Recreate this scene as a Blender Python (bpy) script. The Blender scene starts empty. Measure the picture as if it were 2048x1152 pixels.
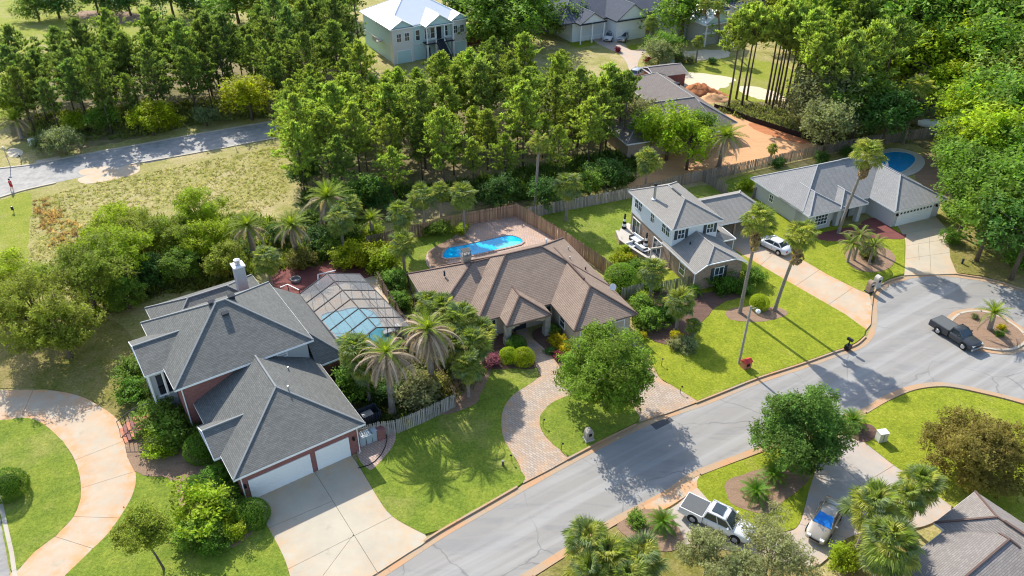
import bpy, bmesh, math, random
import numpy as np
from mathutils import Vector, Matrix
from mathutils.geometry import tessellate_polygon
from mathutils.noise import noise as mnoise
R = math.radians
random.seed(7); rng = np.random.default_rng(7)
scene = bpy.context.scene
C = scene.collection
# ---------------------------------------------------------------- camera, sky, sun, exposure
FPX, PITCH, CAMH = 1586.0, R(33.8), 50.0
cam = bpy.data.objects.new('camera', bpy.data.cameras.new('camera'))
C.objects.link(cam); scene.camera = cam
cam.location = (0, 0, CAMH); cam.rotation_euler = (math.pi/2-PITCH, 0, 0)
cam.data.sensor_width = 36; cam.data.lens = 36*FPX/2048; cam.data.clip_end = 6000
SUN_EL, SUN_AZ = R(37.5), R(118)          # azimuth of the sun seen from the ground, counted from +X towards +Y
w = bpy.data.worlds.new('World'); scene.world = w; w.use_nodes = True
nt = w.node_tree; bg = nt.nodes['Background']
sky = nt.nodes.new('ShaderNodeTexSky'); sky.sky_type = 'NISHITA'; sky.sun_disc = False
sky.sun_elevation = SUN_EL; sky.sun_rotation = math.pi/2-SUN_AZ
nt.links.new(sky.outputs[0], bg.inputs[0]); bg.inputs[1].default_value = 0.15
sl = bpy.data.lights.new('sun', 'SUN'); sl.energy = 3.7; sl.angle = R(0.5); sl.color = (1, .95, .86)
so = bpy.data.objects.new('sun', sl); C.objects.link(so)
sd = Vector((math.cos(SUN_AZ)*math.cos(SUN_EL), math.sin(SUN_AZ)*math.cos(SUN_EL), math.sin(SUN_EL)))
so.rotation_euler = sd.to_track_quat('Z', 'Y').to_euler()
scene.view_settings.view_transform = 'Standard'; scene.view_settings.look = 'None'
scene.view_settings.exposure = 0.95; scene.view_settings.gamma = 1
scene.view_settings.use_curve_mapping = False
try:
    scene.cycles.pixel_filter_type = 'BLACKMAN_HARRIS'; scene.cycles.filter_width = 1.15; scene.cycles.max_bounces = 6; scene.cycles.transparent_max_bounces = 12
    scene.cycles.diffuse_bounces = 3; scene.cycles.use_adaptive_sampling = True
except Exception: pass

def G(x, y, z=0.0):
    """ground survey: the place at height z that the photograph shows at pixel x, y"""
    X = (x-1024)/FPX; Y = -(y-576)/FPX
    d = Vector((X, math.cos(PITCH)+Y*math.sin(PITCH), -math.sin(PITCH)+Y*math.cos(PITCH)))
    t = (z-CAMH)/d.z
    return Vector((d.x*t, d.y*t, z))

# ---------------------------------------------------------------- materials
MATS = {}
def newmat(name):
    m = bpy.data.materials.new(name); m.use_nodes = True; MATS[name] = m
    n = m.node_tree; return m, n, n.nodes['Principled BSDF']
def coord(n, kind='Object'):
    return n.nodes.new('ShaderNodeTexCoord').outputs[kind]
def wpos(n): return n.nodes.new('ShaderNodeNewGeometry').outputs['Position']
def noise(n, vec, scale, detail=4, rough=.6, dist=0):
    t = n.nodes.new('ShaderNodeTexNoise'); t.inputs['Scale'].default_value = scale
    t.inputs['Detail'].default_value = detail; t.inputs['Roughness'].default_value = rough
    t.inputs['Distortion'].default_value = dist
    n.links.new(vec, t.inputs['Vector']); return t.outputs[0]
def ramp(n, fac, stops):
    r = n.nodes.new('ShaderNodeValToRGB'); e = r.color_ramp.elements
    e[0].position, e[0].color = stops[0][0], (*stops[0][1], 1)
    e[1].position, e[1].color = stops[-1][0], (*stops[-1][1], 1)
    for p, c in stops[1:-1]:
        k = e.new(p); k.color = (*c, 1)
    n.links.new(fac, r.inputs[0]); return r.outputs[0]
def mix(n, fac, a, b, mode='MIX'):
    m = n.nodes.new('ShaderNodeMix'); m.data_type = 'RGBA'; m.blend_type = mode
    for i, v in ((0, fac), (6, a), (7, b)):
        if hasattr(v, 'links') or isinstance(v, bpy.types.NodeSocket): n.links.new(v, m.inputs[i])
        elif i == 0: m.inputs[0].default_value = v
        else: m.inputs[i].default_value = (*v, 1)
    return m.outputs[2]
def math_(n, op, a, b=None, clamp=False):
    m = n.nodes.new('ShaderNodeMath'); m.operation = op; m.use_clamp = clamp
    for i, v in enumerate((a, b)):
        if v is None: continue
        if isinstance(v, bpy.types.NodeSocket): n.links.new(v, m.inputs[i])
        else: m.inputs[i].default_value = v
    return m.outputs[0]
def bump(n, bsdf, h, strength=.4, dist=.05):
    b = n.nodes.new('ShaderNodeBump'); b.inputs['Strength'].default_value = strength; b.inputs['Distance'].default_value = dist
    n.links.new(h, b.inputs['Height']); n.links.new(b.outputs[0], bsdf.inputs['Normal'])
def scaled(n, vec, s):
    m = n.nodes.new('ShaderNodeMapping'); m.inputs['Scale'].default_value = s; n.links.new(vec, m.inputs[0]); return m.outputs[0]

def plain(name, col, rough=.6, metal=0, var=.12, scale=3, spec=.25, coat=0):
    m, n, b = newmat(name)
    f = noise(n, coord(n), scale, 5)
    c = mix(n, f, tuple(x*(1-var) for x in col), tuple(min(1, x*(1+var)) for x in col))
    n.links.new(c, b.inputs['Base Color']); b.inputs['Roughness'].default_value = rough
    b.inputs['Metallic'].default_value = metal; b.inputs['Specular IOR Level'].default_value = spec
    b.inputs['Coat Weight'].default_value = coat
    return m
def grass(name, a, b_, c, dry, dryamt=.5, fine=14):
    m, n, b = newmat(name); p = wpos(n)
    f = noise(n, p, .42, 8, .78); f2 = noise(n, p, fine*.35, 4, .85); f3 = noise(n, p, .13, 6, .7)
    col = ramp(n, f, [(.3, a), (.5, b_), (.68, c)])
    d = ramp(n, f3, [(dryamt, (0, 0, 0)), (dryamt+.18, (1, 1, 1))])
    col = mix(n, math_(n, 'MULTIPLY', d, .75), col, dry)
    col = mix(n, ramp(n, f2, [(.3, (0, 0, 0)), (.7, (1, 1, 1))]), mix(n, 1, col, (.55, .58, .5), 'MULTIPLY'), mix(n, 1, col, (1.45, 1.4, 1.4), 'MULTIPLY'))
    n.links.new(col, b.inputs['Base Color']); b.inputs['Roughness'].default_value = .9
    b.inputs['Specular IOR Level'].default_value = .1
    bump(n, b, f2, .9, .12); return m
grass('lawn', (.115, .175, .022), (.18, .24, .03), (.265, .30, .042), (.33, .31, .09), .52)
grass('lawn_bright', (.175, .22, .018), (.24, .28, .022), (.31, .33, .034), (.35, .33, .08), .55)
grass('lawn_dry', (.12, .14, .02), (.22, .20, .05), (.30, .25, .10), (.36, .27, .13), .45)
grass('rough_ground', (.21, .215, .05), (.31, .285, .095), (.40, .34, .16), (.48, .38, .22), .48, 9)
grass('field', (.17, .22, .025), (.25, .28, .035), (.31, .31, .06), (.36, .31, .14), .5)
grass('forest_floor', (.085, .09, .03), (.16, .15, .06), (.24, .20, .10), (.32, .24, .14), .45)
def bedmat(name, a, b_, c):
    m, n, b = newmat(name); p = wpos(n)
    f = noise(n, p, 9, 5, .8); g = noise(n, p, .8, 3)
    col = mix(n, g, ramp(n, f, [(.3, a), (.55, b_), (.75, c)]), b_)
    tr_ = ramp(n, noise(n, scaled(n, p, (.2, 1.1, 1)), 1.4, 5, .7, 1.2), [(.5, (0, 0, 0)), (.62, (1, 1, 1))]); col = mix(n, math_(n, 'MULTIPLY', tr_, .38), col, a)
    n.links.new(col, b.inputs['Base Color']); b.inputs['Roughness'].default_value = .95
    bump(n, b, f, .8, .08); return m
bedmat('mulch', (.06, .03, .02), (.15, .08, .055), (.30, .19, .14))
bedmat('mulch_red', (.09, .02, .02), (.20, .06, .05), (.32, .13, .10))
bedmat('mulch_pale', (.15, .09, .05), (.30, .19, .12), (.42, .30, .22))
bedmat('orange_dirt', (.46, .22, .09), (.60, .34, .165), (.70, .46, .26))
bedmat('red_clay', (.30, .09, .03), (.50, .19, .07), (.62, .30, .13))
bedmat('sand', (.50, .40, .26), (.66, .55, .40), (.8, .72, .58))
m, n, b = newmat('asphalt'); p = wpos(n)
f = noise(n, p, 26, 2, .7); g = noise(n, p, .25, 5, .6); st = noise(n, scaled(n, p, (.35, 1.6, 1)), .5, 4, .7, .6)
col = mix(n, g, (.255, .237, .208), (.335, .313, .278)); col = mix(n, math_(n, 'MULTIPLY', ramp(n, st, [(.5, (0, 0, 0)), (.62, (1, 1, 1))]), .35), col, (.17, .17, .18))
col = mix(n, math_(n, 'MULTIPLY', f, .35), col, (.12, .12, .125))
rt_ = n.nodes.new('ShaderNodeMapping'); rt_.inputs['Rotation'].default_value = (0, 0, -R(33)); n.links.new(p, rt_.inputs[0])
lane = noise(n, scaled(n, rt_.outputs[0], (.03, .75, 1)), 1, 3, .6); col = mix(n, math_(n, 'MULTIPLY', ramp(n, lane, [(.45, (0, 0, 0)), (.62, (1, 1, 1))]), .4), col, (.40, .39, .37))
wob = n.nodes.new('ShaderNodeVectorMath'); wob.operation = 'ADD'; nz = n.nodes.new('ShaderNodeTexNoise'); nz.inputs['Scale'].default_value = .6; nz.inputs['Detail'].default_value = 5; n.links.new(p, nz.inputs['Vector']); n.links.new(p, wob.inputs[0]); n.links.new(nz.outputs['Color'], wob.inputs[1])
w_ = n.nodes.new('ShaderNodeTexVoronoi'); w_.feature = 'DISTANCE_TO_EDGE'; w_.inputs['Scale'].default_value = .13; n.links.new(wob.outputs[0], w_.inputs['Vector'])
crk = math_(n, 'MULTIPLY', ramp(n, w_.outputs['Distance'], [(0, (1, 1, 1)), (.009, (0, 0, 0))]), ramp(n, noise(n, p, .1, 3), [(.42, (0, 0, 0)), (.55, (1, 1, 1))])); col = mix(n, math_(n, 'MULTIPLY', crk, .6), col, (.10, .10, .10))
oil = ramp(n, noise(n, p, .9, 4, .5), [(.68, (0, 0, 0)), (.78, (1, 1, 1))]); col = mix(n, math_(n, 'MULTIPLY', oil, .35), col, (.12, .115, .11))
n.links.new(col, b.inputs['Base Color']); b.inputs['Roughness'].default_value = .85; bump(n, b, f, .3, .02)
plain('asphalt_patch', (.09, .09, .095), .9, scale=6)
def concrete(name, base, dark, stain=(.72, .34, .10), amt=1.0, brick=None):
    m, n, b = newmat(name); p = wpos(n)
    f = noise(n, p, .35, 5, .65); g = noise(n, p, 20, 3, .7); h = noise(n, p, .9, 4, .7)
    col = mix(n, ramp(n, f, [(.35, (0, 0, 0)), (.7, (1, 1, 1))]), base, dark)
    col = mix(n, math_(n, 'MULTIPLY', g, .3), col, tuple(x*.6 for x in base))
    spot = ramp(n, noise(n, p, .75, 5, .6), [(.62, (0, 0, 0)), (.74, (1, 1, 1))]); col = mix(n, math_(n, 'MULTIPLY', spot, .45), col, tuple(x*.5 for x in base)); hh = g
    if brick:
        bt = n.nodes.new('ShaderNodeTexBrick'); bt.inputs['Scale'].default_value = 1
        bt.inputs['Brick Width'].default_value = .42; bt.inputs['Row Height'].default_value = .22; bt.inputs['Mortar Size'].default_value = .022
        bt.inputs['Color1'].default_value = (*brick[0], 1); bt.inputs['Color2'].default_value = (*brick[1], 1); bt.inputs['Mortar'].default_value = (.16, .11, .08, 1)
        rot = n.nodes.new('ShaderNodeMapping'); rot.inputs['Rotation'].default_value = (0, 0, .7); n.links.new(p, rot.inputs[0]); n.links.new(rot.outputs[0], bt.inputs['Vector'])
        col = mix(n, .72, col, bt.outputs['Color']); hh = bt.outputs['Fac']
    at = n.nodes.new('ShaderNodeAttribute'); at.attribute_name = 'edge'
    e = math_(n, 'MULTIPLY', at.outputs['Fac'], ramp(n, h, [(.36, (0, 0, 0)), (.62, (1, 1, 1))]))
    e2 = math_(n, 'MULTIPLY', ramp(n, noise(n, p, .22, 3), [(.55, (0, 0, 0)), (.75, (1, 1, 1))]), .45)
    col = mix(n, math_(n, 'MULTIPLY', math_(n, 'MAXIMUM', e, e2), amt, True), col, stain)
    n.links.new(col, b.inputs['Base Color']); b.inputs['Roughness'].default_value = .85
    bump(n, b, hh, .25, .02); return m
concrete('concrete', (.50, .42, .31), (.42, .35, .26), stain=(.58, .27, .09))
concrete('concrete_cream', (.50, .44, .33), (.41, .36, .28), stain=(.58, .30, .10), amt=.5)
concrete('concrete_grey', (.45, .41, .36), (.37, .34, .30), amt=.35)
concrete('driveway_pavers', (.42, .35, .28), (.36, .30, .24), stain=(.52, .28, .11), amt=.7, brick=((.46, .39, .32), (.32, .255, .20)))
concrete('patio_pavers', (.46, .34, .28), (.36, .25, .21), amt=.2, brick=((.52, .40, .33), (.42, .30, .25)))
concrete('asphalt_pale', (.27, .26, .245), (.215, .208, .195), stain=(.46, .43, .38), amt=.5)
m, n, b = newmat('kerb'); p = wpos(n)
f = noise(n, p, .3, 4, .6); g = noise(n, p, 8, 3, .7)
col = ramp(n, f, [(.33, (.38, .31, .23)), (.5, (.45, .30, .17)), (.66, (.53, .28, .13))]); col = mix(n, math_(n, 'MULTIPLY', g, .5), col, (.28, .19, .12))
n.links.new(col, b.inputs['Base Color']); b.inputs['Roughness'].default_value = .85
concrete('kerb_pale', (.50, .44, .35), (.42, .36, .28), amt=.2)

def shingle(name, a, b_, dark, row=.145, tab=.33, bumpd=.03, line=.5):
    m, n, b = newmat(name); uv = coord(n, 'UV')
    bt = n.nodes.new('ShaderNodeTexBrick'); bt.inputs['Scale'].default_value = 1
    bt.inputs['Brick Width'].default_value = tab; bt.inputs['Row Height'].default_value = row; bt.inputs['Mortar Size'].default_value = .012
    bt.inputs['Mortar Smooth'].default_value = .3
    bt.inputs['Color1'].default_value = (*a, 1); bt.inputs['Color2'].default_value = (*b_, 1); bt.inputs['Mortar'].default_value = (*dark, 1)
    n.links.new(uv, bt.inputs['Vector'])
    f = noise(n, uv, .45, 6, .75); g = noise(n, uv, 16, 3, .8); stk = noise(n, scaled(n, uv, (1.6, .16, 1)), 1.3, 3, .6)
    g = math_(n, 'MULTIPLY', math_(n, 'ADD', g, stk), .5)
    col = mix(n, math_(n, 'MULTIPLY', ramp(n, f, [(.3, (0, 0, 0)), (.7, (1, 1, 1))]), .42), bt.outputs['Color'], dark); col = mix(n, math_(n, 'MULTIPLY', g, .45), col, tuple(min(1, x*1.5) for x in a))
    # every course laps over the one below: saw-tooth relief
    sp = n.nodes.new('ShaderNodeSeparateXYZ'); n.links.new(uv, sp.inputs[0])
    saw = math_(n, 'FRACT', math_(n, 'DIVIDE', sp.outputs[1], row))
    edge = ramp(n, saw, [(0, (1, 1, 1)), (.25, (0, 0, 0))])
    col = mix(n, math_(n, 'MULTIPLY', edge, line), col, dark)
    n.links.new(col, b.inputs['Base Color']); b.inputs['Roughness'].default_value = .92; b.inputs['Specular IOR Level'].default_value = .2
    inv = math_(n, 'SUBTRACT', 1, saw); bump(n, b, inv, 1.0, bumpd); return m
shingle('shingles_grey', (.125, .126, .115), (.19, .19, .175), (.06, .062, .06), line=.3)
shingle('shingles_brown', (.25, .185, .14), (.32, .24, .185), (.08, .055, .042), row=.19, tab=.3, bumpd=.05, line=.5)
shingle('shingles_taupe', (.25, .232, .205), (.30, .28, .25), (.145, .135, .12), row=.16, line=.35)
shingle('shingles_pale', (.235, .23, .22), (.295, .29, .28), (.145, .143, .14), row=.16, line=.4)
shingle('shingles_umber', (.17, .145, .13), (.22, .19, .17), (.11, .095, .085), row=.2, line=.3)
shingle('shingles_slate', (.07, .08, .10), (.10, .11, .135), (.05, .055, .07), row=.2, line=.3)
def brickmat(name, a, b_, mort, bw=.24, rh=.085):
    m, n, b = newmat(name); uv = coord(n, 'UV')
    bt = n.nodes.new('ShaderNodeTexBrick'); bt.inputs['Scale'].default_value = 1
    bt.inputs['Brick Width'].default_value = bw; bt.inputs['Row Height'].default_value = rh; bt.inputs['Mortar Size'].default_value = .010
    bt.inputs['Color1'].default_value = (*a, 1); bt.inputs['Color2'].default_value = (*b_, 1); bt.inputs['Mortar'].default_value = (*mort, 1)
    n.links.new(uv, bt.inputs['Vector']); f = noise(n, uv, 1.5, 4)
    col = mix(n, math_(n, 'MULTIPLY', f, .35), bt.outputs['Color'], tuple(x*.6 for x in a))
    n.links.new(col, b.inputs['Base Color']); b.inputs['Roughness'].default_value = .9
    bump(n, b, math_(n, 'SUBTRACT', 1, bt.outputs['Fac']), .5, .015); return m
brickmat('brick_red', (.23, .065, .055), (.33, .11, .095), (.26, .20, .18))
brickmat('brick_mixed', (.38, .25, .16), (.22, .15, .11), (.42, .37, .31), .30, .10)
brickmat('brick_tan', (.40, .28, .19), (.50, .37, .27), (.45, .4, .33))
brickmat('stone_blocks', (.36, .32, .27), (.46, .42, .36), (.25, .22, .2), .5, .28)
def siding(name, col, pitch=.2):
    m, n, b = newmat(name); uv = coord(n, 'UV'); sp = n.nodes.new('ShaderNodeSeparateXYZ'); n.links.new(uv, sp.inputs[0])
    saw = math_(n, 'FRACT', math_(n, 'DIVIDE', sp.outputs[1], pitch)); f = noise(n, uv, 1.2, 4)
    c = mix(n, math_(n, 'MULTIPLY', ramp(n, saw, [(0, (1, 1, 1)), (.16, (0, 0, 0))]), .45), mix(n, f, tuple(x*.93 for x in col), col), tuple(x*.5 for x in col))
    n.links.new(c, b.inputs['Base Color']); b.inputs['Roughness'].default_value = .6; bump(n, b, math_(n, 'SUBTRACT', 1, saw), .6, .02); return m
siding('siding_white', (.74, .76, .76)); siding('siding_aqua', (.50, .66, .62), .22); siding('siding_cream', (.68, .66, .60), .22)
plain('white_trim', (.8, .8, .79), .5, var=.05); plain('white_door', (.78, .78, .76), .5, var=.04)
plain('stucco_grey', (.40, .41, .41), .9, var=.08, scale=8); plain('stucco_pale', (.46, .46, .44), .9, var=.07, scale=8)
plain('stucco_tan', (.50, .42, .33), .9, var=.08, scale=8); plain('gutter_brown', (.20, .14, .11), .5)
plain('dark_trim', (.04, .045, .055), .85, spec=.1); plain('bronze', (.06, .057, .054), .8); plain('black_metal', (.02, .02, .022), .4, .5)
plain('shutter', (.055, .065, .075), .6); plain('metal_roof', (.82, .82, .82), .35, .2, var=.04, scale=.6)
plain('ridge_grey', (.24, .25, .25), .9); plain('ridge_brown', (.13, .085, .07), .9); plain('ridge_taupe', (.36, .34, .32), .9); plain('ridge_pale', (.38, .38, .38), .9)
plain('grey_post', (.33, .30, .26), .8); plain('galvanised', (.45, .46, .47), .4, .7); plain('stucco_dark', (.22, .21, .2), .9)
plain('bin_plastic', (.36, .42, .44), .5, var=.08); plain('red_paint', (.45, .05, .035), .5); plain('cushion', (.72, .72, .7), .8)
plain('skin', (.45, .27, .19), .6); plain('red_cloth', (.5, .02, .03), .9); plain('dark_cloth', (.03, .03, .05), .9)
plain('orange_brick', (.50, .20, .12), .9, var=.3, scale=5); plain('white_globe', (.85, .85, .82), .3, var=.02)
plain('light_stone', (.50, .46, .40), .9, var=.2, scale=6); plain('utility_box', (.62, .63, .55), .5); plain('utility_blue', (.32, .45, .47), .6)
plain('tyre', (.02, .02, .02), .9); plain('rim', (.55, .55, .56), .3, .8)
plain('carpaint_white', (.66, .66, .66), .25, 0, .02, coat=.6); plain('carpaint_black', (.055, .058, .062), .3, .2, .05, coat=.4)
plain('carpaint_champagne', (.40, .35, .28), .3, .4, .04, coat=.6); plain('carpaint_silver', (.45, .46, .47), .3, .5, .03, coat=.5)
plain('tonneau', (.11, .115, .115), .7); plain('headlight', (.7, .7, .68), .2); plain('taillight', (.35, .02, .02), .3); plain('turquoise', (.03, .45, .42), .5)
plain('sunshade_blue', (.02, .20, .62), .35, .2, .1)
m, n, b = newmat('glass'); b.inputs['Base Color'].default_value = (.03, .045, .055, 1); b.inputs['Roughness'].default_value = .08; b.inputs['Specular IOR Level'].default_value = .8
f = noise(n, coord(n), .6, 2); n.links.new(mix(n, f, (.02, .03, .035), (.06, .08, .09)), b.inputs['Base Color'])
def water(name, a, b_):
    m, n, b = newmat(name); p = wpos(n); f = noise(n, p, .35, 3); g = noise(n, p, 3.5, 3, .6, .8)
    col = mix(n, f, a, b_); col = mix(n, math_(n, 'MULTIPLY', ramp(n, g, [(.5, (0, 0, 0)), (.62, (1, 1, 1))]), .25), col, tuple(min(1, x*1.3+.03) for x in b_))
    n.links.new(col, b.inputs['Base Color']); b.inputs['Roughness'].default_value = .06; b.inputs['IOR'].default_value = 1.33; bump(n, b, g, .15, .03)
water('water_azure', (.0, .40, .72), (.0, .48, .80)); water('water_pale', (.10, .52, .68), (.17, .60, .74)); water('water_deep', (.0, .20, .48), (.01, .28, .58))
# insect screen: a fine mesh, partly see-through
m, n, b = newmat('insect_screen'); b.inputs['Base Color'].default_value = (.24, .245, .25, 1); b.inputs['Roughness'].default_value = .8; b.inputs['Alpha'].default_value = .46
m, n, b = newmat('wood_fence'); f = noise(n, scaled(n, coord(n), (6, 6, .6)), 3, 4)
oi = n.nodes.new('ShaderNodeObjectInfo')
col = mix(n, f, (.66, .62, .58), (1.1, 1.08, 1.05)); col = mix(n, 1, col, oi.outputs['Color'], 'MULTIPLY')
hv = n.nodes.new('ShaderNodeHueSaturation'); n.links.new(col, hv.inputs['Color']); n.links.new(math_(n, 'ADD', .78, math_(n, 'MULTIPLY', oi.outputs['Random'], .45)), hv.inputs['Value'])
n.links.new(hv.outputs[0], b.inputs['Base Color']); b.inputs['Roughness'].default_value = .9
m, n, b = newmat('bark'); f = noise(n, scaled(n, coord(n), (5, 5, 1.2)), 3, 5, .7); n.links.new(ramp(n, f, [(.3, (.05, .035, .025)), (.7, (.19, .14, .10))]), b.inputs['Base Color']); b.inputs['Roughness'].default_value = .95; bump(n, b, f, .8, .05)
m, n, b = newmat('palm_bark'); f = noise(n, scaled(n, coord(n), (2, 2, 9)), 2, 4, .7); n.links.new(ramp(n, f, [(.3, (.14, .11, .09)), (.7, (.36, .31, .26))]), b.inputs['Base Color']); b.inputs['Roughness'].default_value = .95; bump(n, b, f, .8, .05)
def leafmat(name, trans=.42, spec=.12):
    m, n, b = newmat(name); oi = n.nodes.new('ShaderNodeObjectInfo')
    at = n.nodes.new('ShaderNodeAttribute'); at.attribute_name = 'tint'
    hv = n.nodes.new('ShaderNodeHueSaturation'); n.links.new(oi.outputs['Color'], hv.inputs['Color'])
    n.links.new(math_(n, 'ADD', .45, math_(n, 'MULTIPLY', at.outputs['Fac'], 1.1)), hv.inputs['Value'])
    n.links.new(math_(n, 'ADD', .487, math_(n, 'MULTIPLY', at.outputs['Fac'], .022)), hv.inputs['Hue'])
    n.links.new(hv.outputs[0], b.inputs['Base Color']); b.inputs['Roughness'].default_value = .62; b.inputs['Specular IOR Level'].default_value = spec
    tr = n.nodes.new('ShaderNodeBsdfTranslucent'); mx = n.nodes.new('ShaderNodeMixShader'); mx.inputs[0].default_value = trans
    tc = mix(n, 1, hv.outputs[0], (1.25, 1.3, .6), 'MULTIPLY'); n.links.new(tc, tr.inputs[0])
    out = n.nodes['Material Output']; n.links.new(b.outputs[0], mx.inputs[1]); n.links.new(tr.outputs[0], mx.inputs[2]); n.links.new(mx.outputs[0], out.inputs[0]); return m
leafmat('leaf'); leafmat('needle', .5, .1); leafmat('frond', .4, .2)
M = MATS

# ---------------------------------------------------------------- mesh helpers
def tag(o, label=None, cat=None, group=None, kind=None):
    for k, v in (('label', label), ('category', cat), ('group', group), ('kind', kind)):
        if v: o[k] = v
    return o
def link(name, me, mat=None, parent=None):
    o = bpy.data.objects.new(name, me); C.objects.link(o)
    if mat:
        if not me.materials: me.materials.append(M[mat] if isinstance(mat, str) else mat)
    if parent: o.parent = parent
    return o
def thing(name, label, cat, loc=(0, 0, 0), rz=0, group=None):
    o = bpy.data.objects.new(name, None); C.objects.link(o); o.location = loc; o.rotation_euler = (0, 0, rz)
    o.empty_display_size = .3
    return tag(o, label, cat, group)
class MB:
    """collects polygons for one mesh"""
    def __init__(s): s.v = []; s.f = []
    def poly(s, pts):
        k = len(s.v); s.v += [tuple(p) for p in pts]; s.f.append(tuple(range(k, k+len(pts)))); return s
    def box(s, x0, x1, y0, y1, z0, z1):
        k = len(s.v)
        s.v += [(x0, y0, z0), (x1, y0, z0), (x1, y1, z0), (x0, y1, z0), (x0, y0, z1), (x1, y0, z1), (x1, y1, z1), (x0, y1, z1)]
        s.f += [tuple(k+i for i in q) for q in ((3, 2, 1, 0), (4, 5, 6, 7), (0, 1, 5, 4), (1, 2, 6, 5), (2, 3, 7, 6), (3, 0, 4, 7))]; return s
    def tube(s, pts, rad, n=6, cap=True):
        pts = [Vector(p) for p in pts]
        if not hasattr(rad, '__len__'): rad = [rad]*len(pts)
        k = len(s.v)
        for i, p in enumerate(pts):
            d = (pts[min(i+1, len(pts)-1)]-pts[max(i-1, 0)]).normalized()
            a = d.orthogonal().normalized() if abs(d.z) > .99 else d.cross(Vector((0, 0, 1))).normalized(); b_ = d.cross(a)
            for j in range(n):
                t = 2*math.pi*(j+.5)/n; s.v.append(tuple(p+(a*math.cos(t)+b_*math.sin(t))*rad[i]))
        for i in range(len(pts)-1):
            for j in range(n):
                a0 = k+i*n+j; a1 = k+i*n+(j+1) % n; s.f.append((a0, a1, a1+n, a0+n))
        if cap: s.f.append(tuple(k+j for j in range(n))[::-1]); s.f.append(tuple(k+(len(pts)-1)*n+j for j in range(n)))
        return s
    def lathe(s, prof, n=12, c=(0, 0, 0)):
        k = len(s.v)
        for r_, z in prof:
            for j in range(n):
                t = 2*math.pi*j/n; s.v.append((c[0]+r_*math.cos(t), c[1]+r_*math.sin(t), c[2]+z))
        for i in range(len(prof)-1):
            for j in range(n):
                a0 = k+i*n+j; a1 = k+i*n+(j+1) % n; s.f.append((a0, a1, a1+n, a0+n))
        s.f.append(tuple(k+j for j in range(n))[::-1]); s.f.append(tuple(k+(len(prof)-1)*n+j for j in range(n))); return s
    def mesh(s, name, uv=True, smooth=False):
        me = bpy.data.meshes.new(name); me.from_pydata(s.v, [], s.f); me.validate()
        if uv: auto_uv(me)
        if smooth: me.polygons.foreach_set('use_smooth', [True]*len(me.polygons))
        return me
    def build(s, name, mat, parent=None, uv=True, smooth=False, fix=False):
        me = s.mesh(name, uv, smooth)
        if fix:
            b = bmesh.new(); b.from_mesh(me); bmesh.ops.recalc_face_normals(b, faces=b.faces); b.to_mesh(me); b.free()
        return link(name, me, mat, parent)
def auto_uv(me):
    l = me.uv_layers.new(name='UVMap'); z = Vector((0, 0, 1))
    for p in me.polygons:
        nn = p.normal; t = z.cross(nn)
        t = Vector((1, 0, 0)) if t.length < .05 else t.normalized()
        b_ = nn.cross(t)
        for li in p.loop_indices:
            c = me.vertices[me.loops[li].vertex_index].co; l.data[li].uv = (c.dot(t), c.dot(b_))
def smooth_px(px, z=0.0, sub=5, closed=True, straight=False):
    P = [G(x, y, z) for x, y in px]
    if straight: return P
    n_ = len(P); out = []
    for i in range(n_ if closed else n_-1):
        p0, p1, p2, p3 = (P[(i-1) % n_], P[i], P[(i+1) % n_], P[(i+2) % n_]) if closed else (P[max(i-1, 0)], P[i], P[i+1], P[min(i+2, n_-1)])
        for k in range(sub):
            t = k/sub
            out.append(.5*((2*p1)+(-p0+p2)*t+(2*p0-5*p1+4*p2-p3)*t*t+(-p0+3*p1-3*p2+p3)*t**3))
    if not closed: out.append(P[-1])
    return out
def seg_dist(p, segs):
    a, b_ = segs; d = b_-a; t = np.clip(((p-a)*d).sum(1)/np.maximum((d*d).sum(1), 1e-9), 0, 1)
    q = a+d*t[:, None]-p; return math.sqrt((q*q).sum(1).min())
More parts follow.
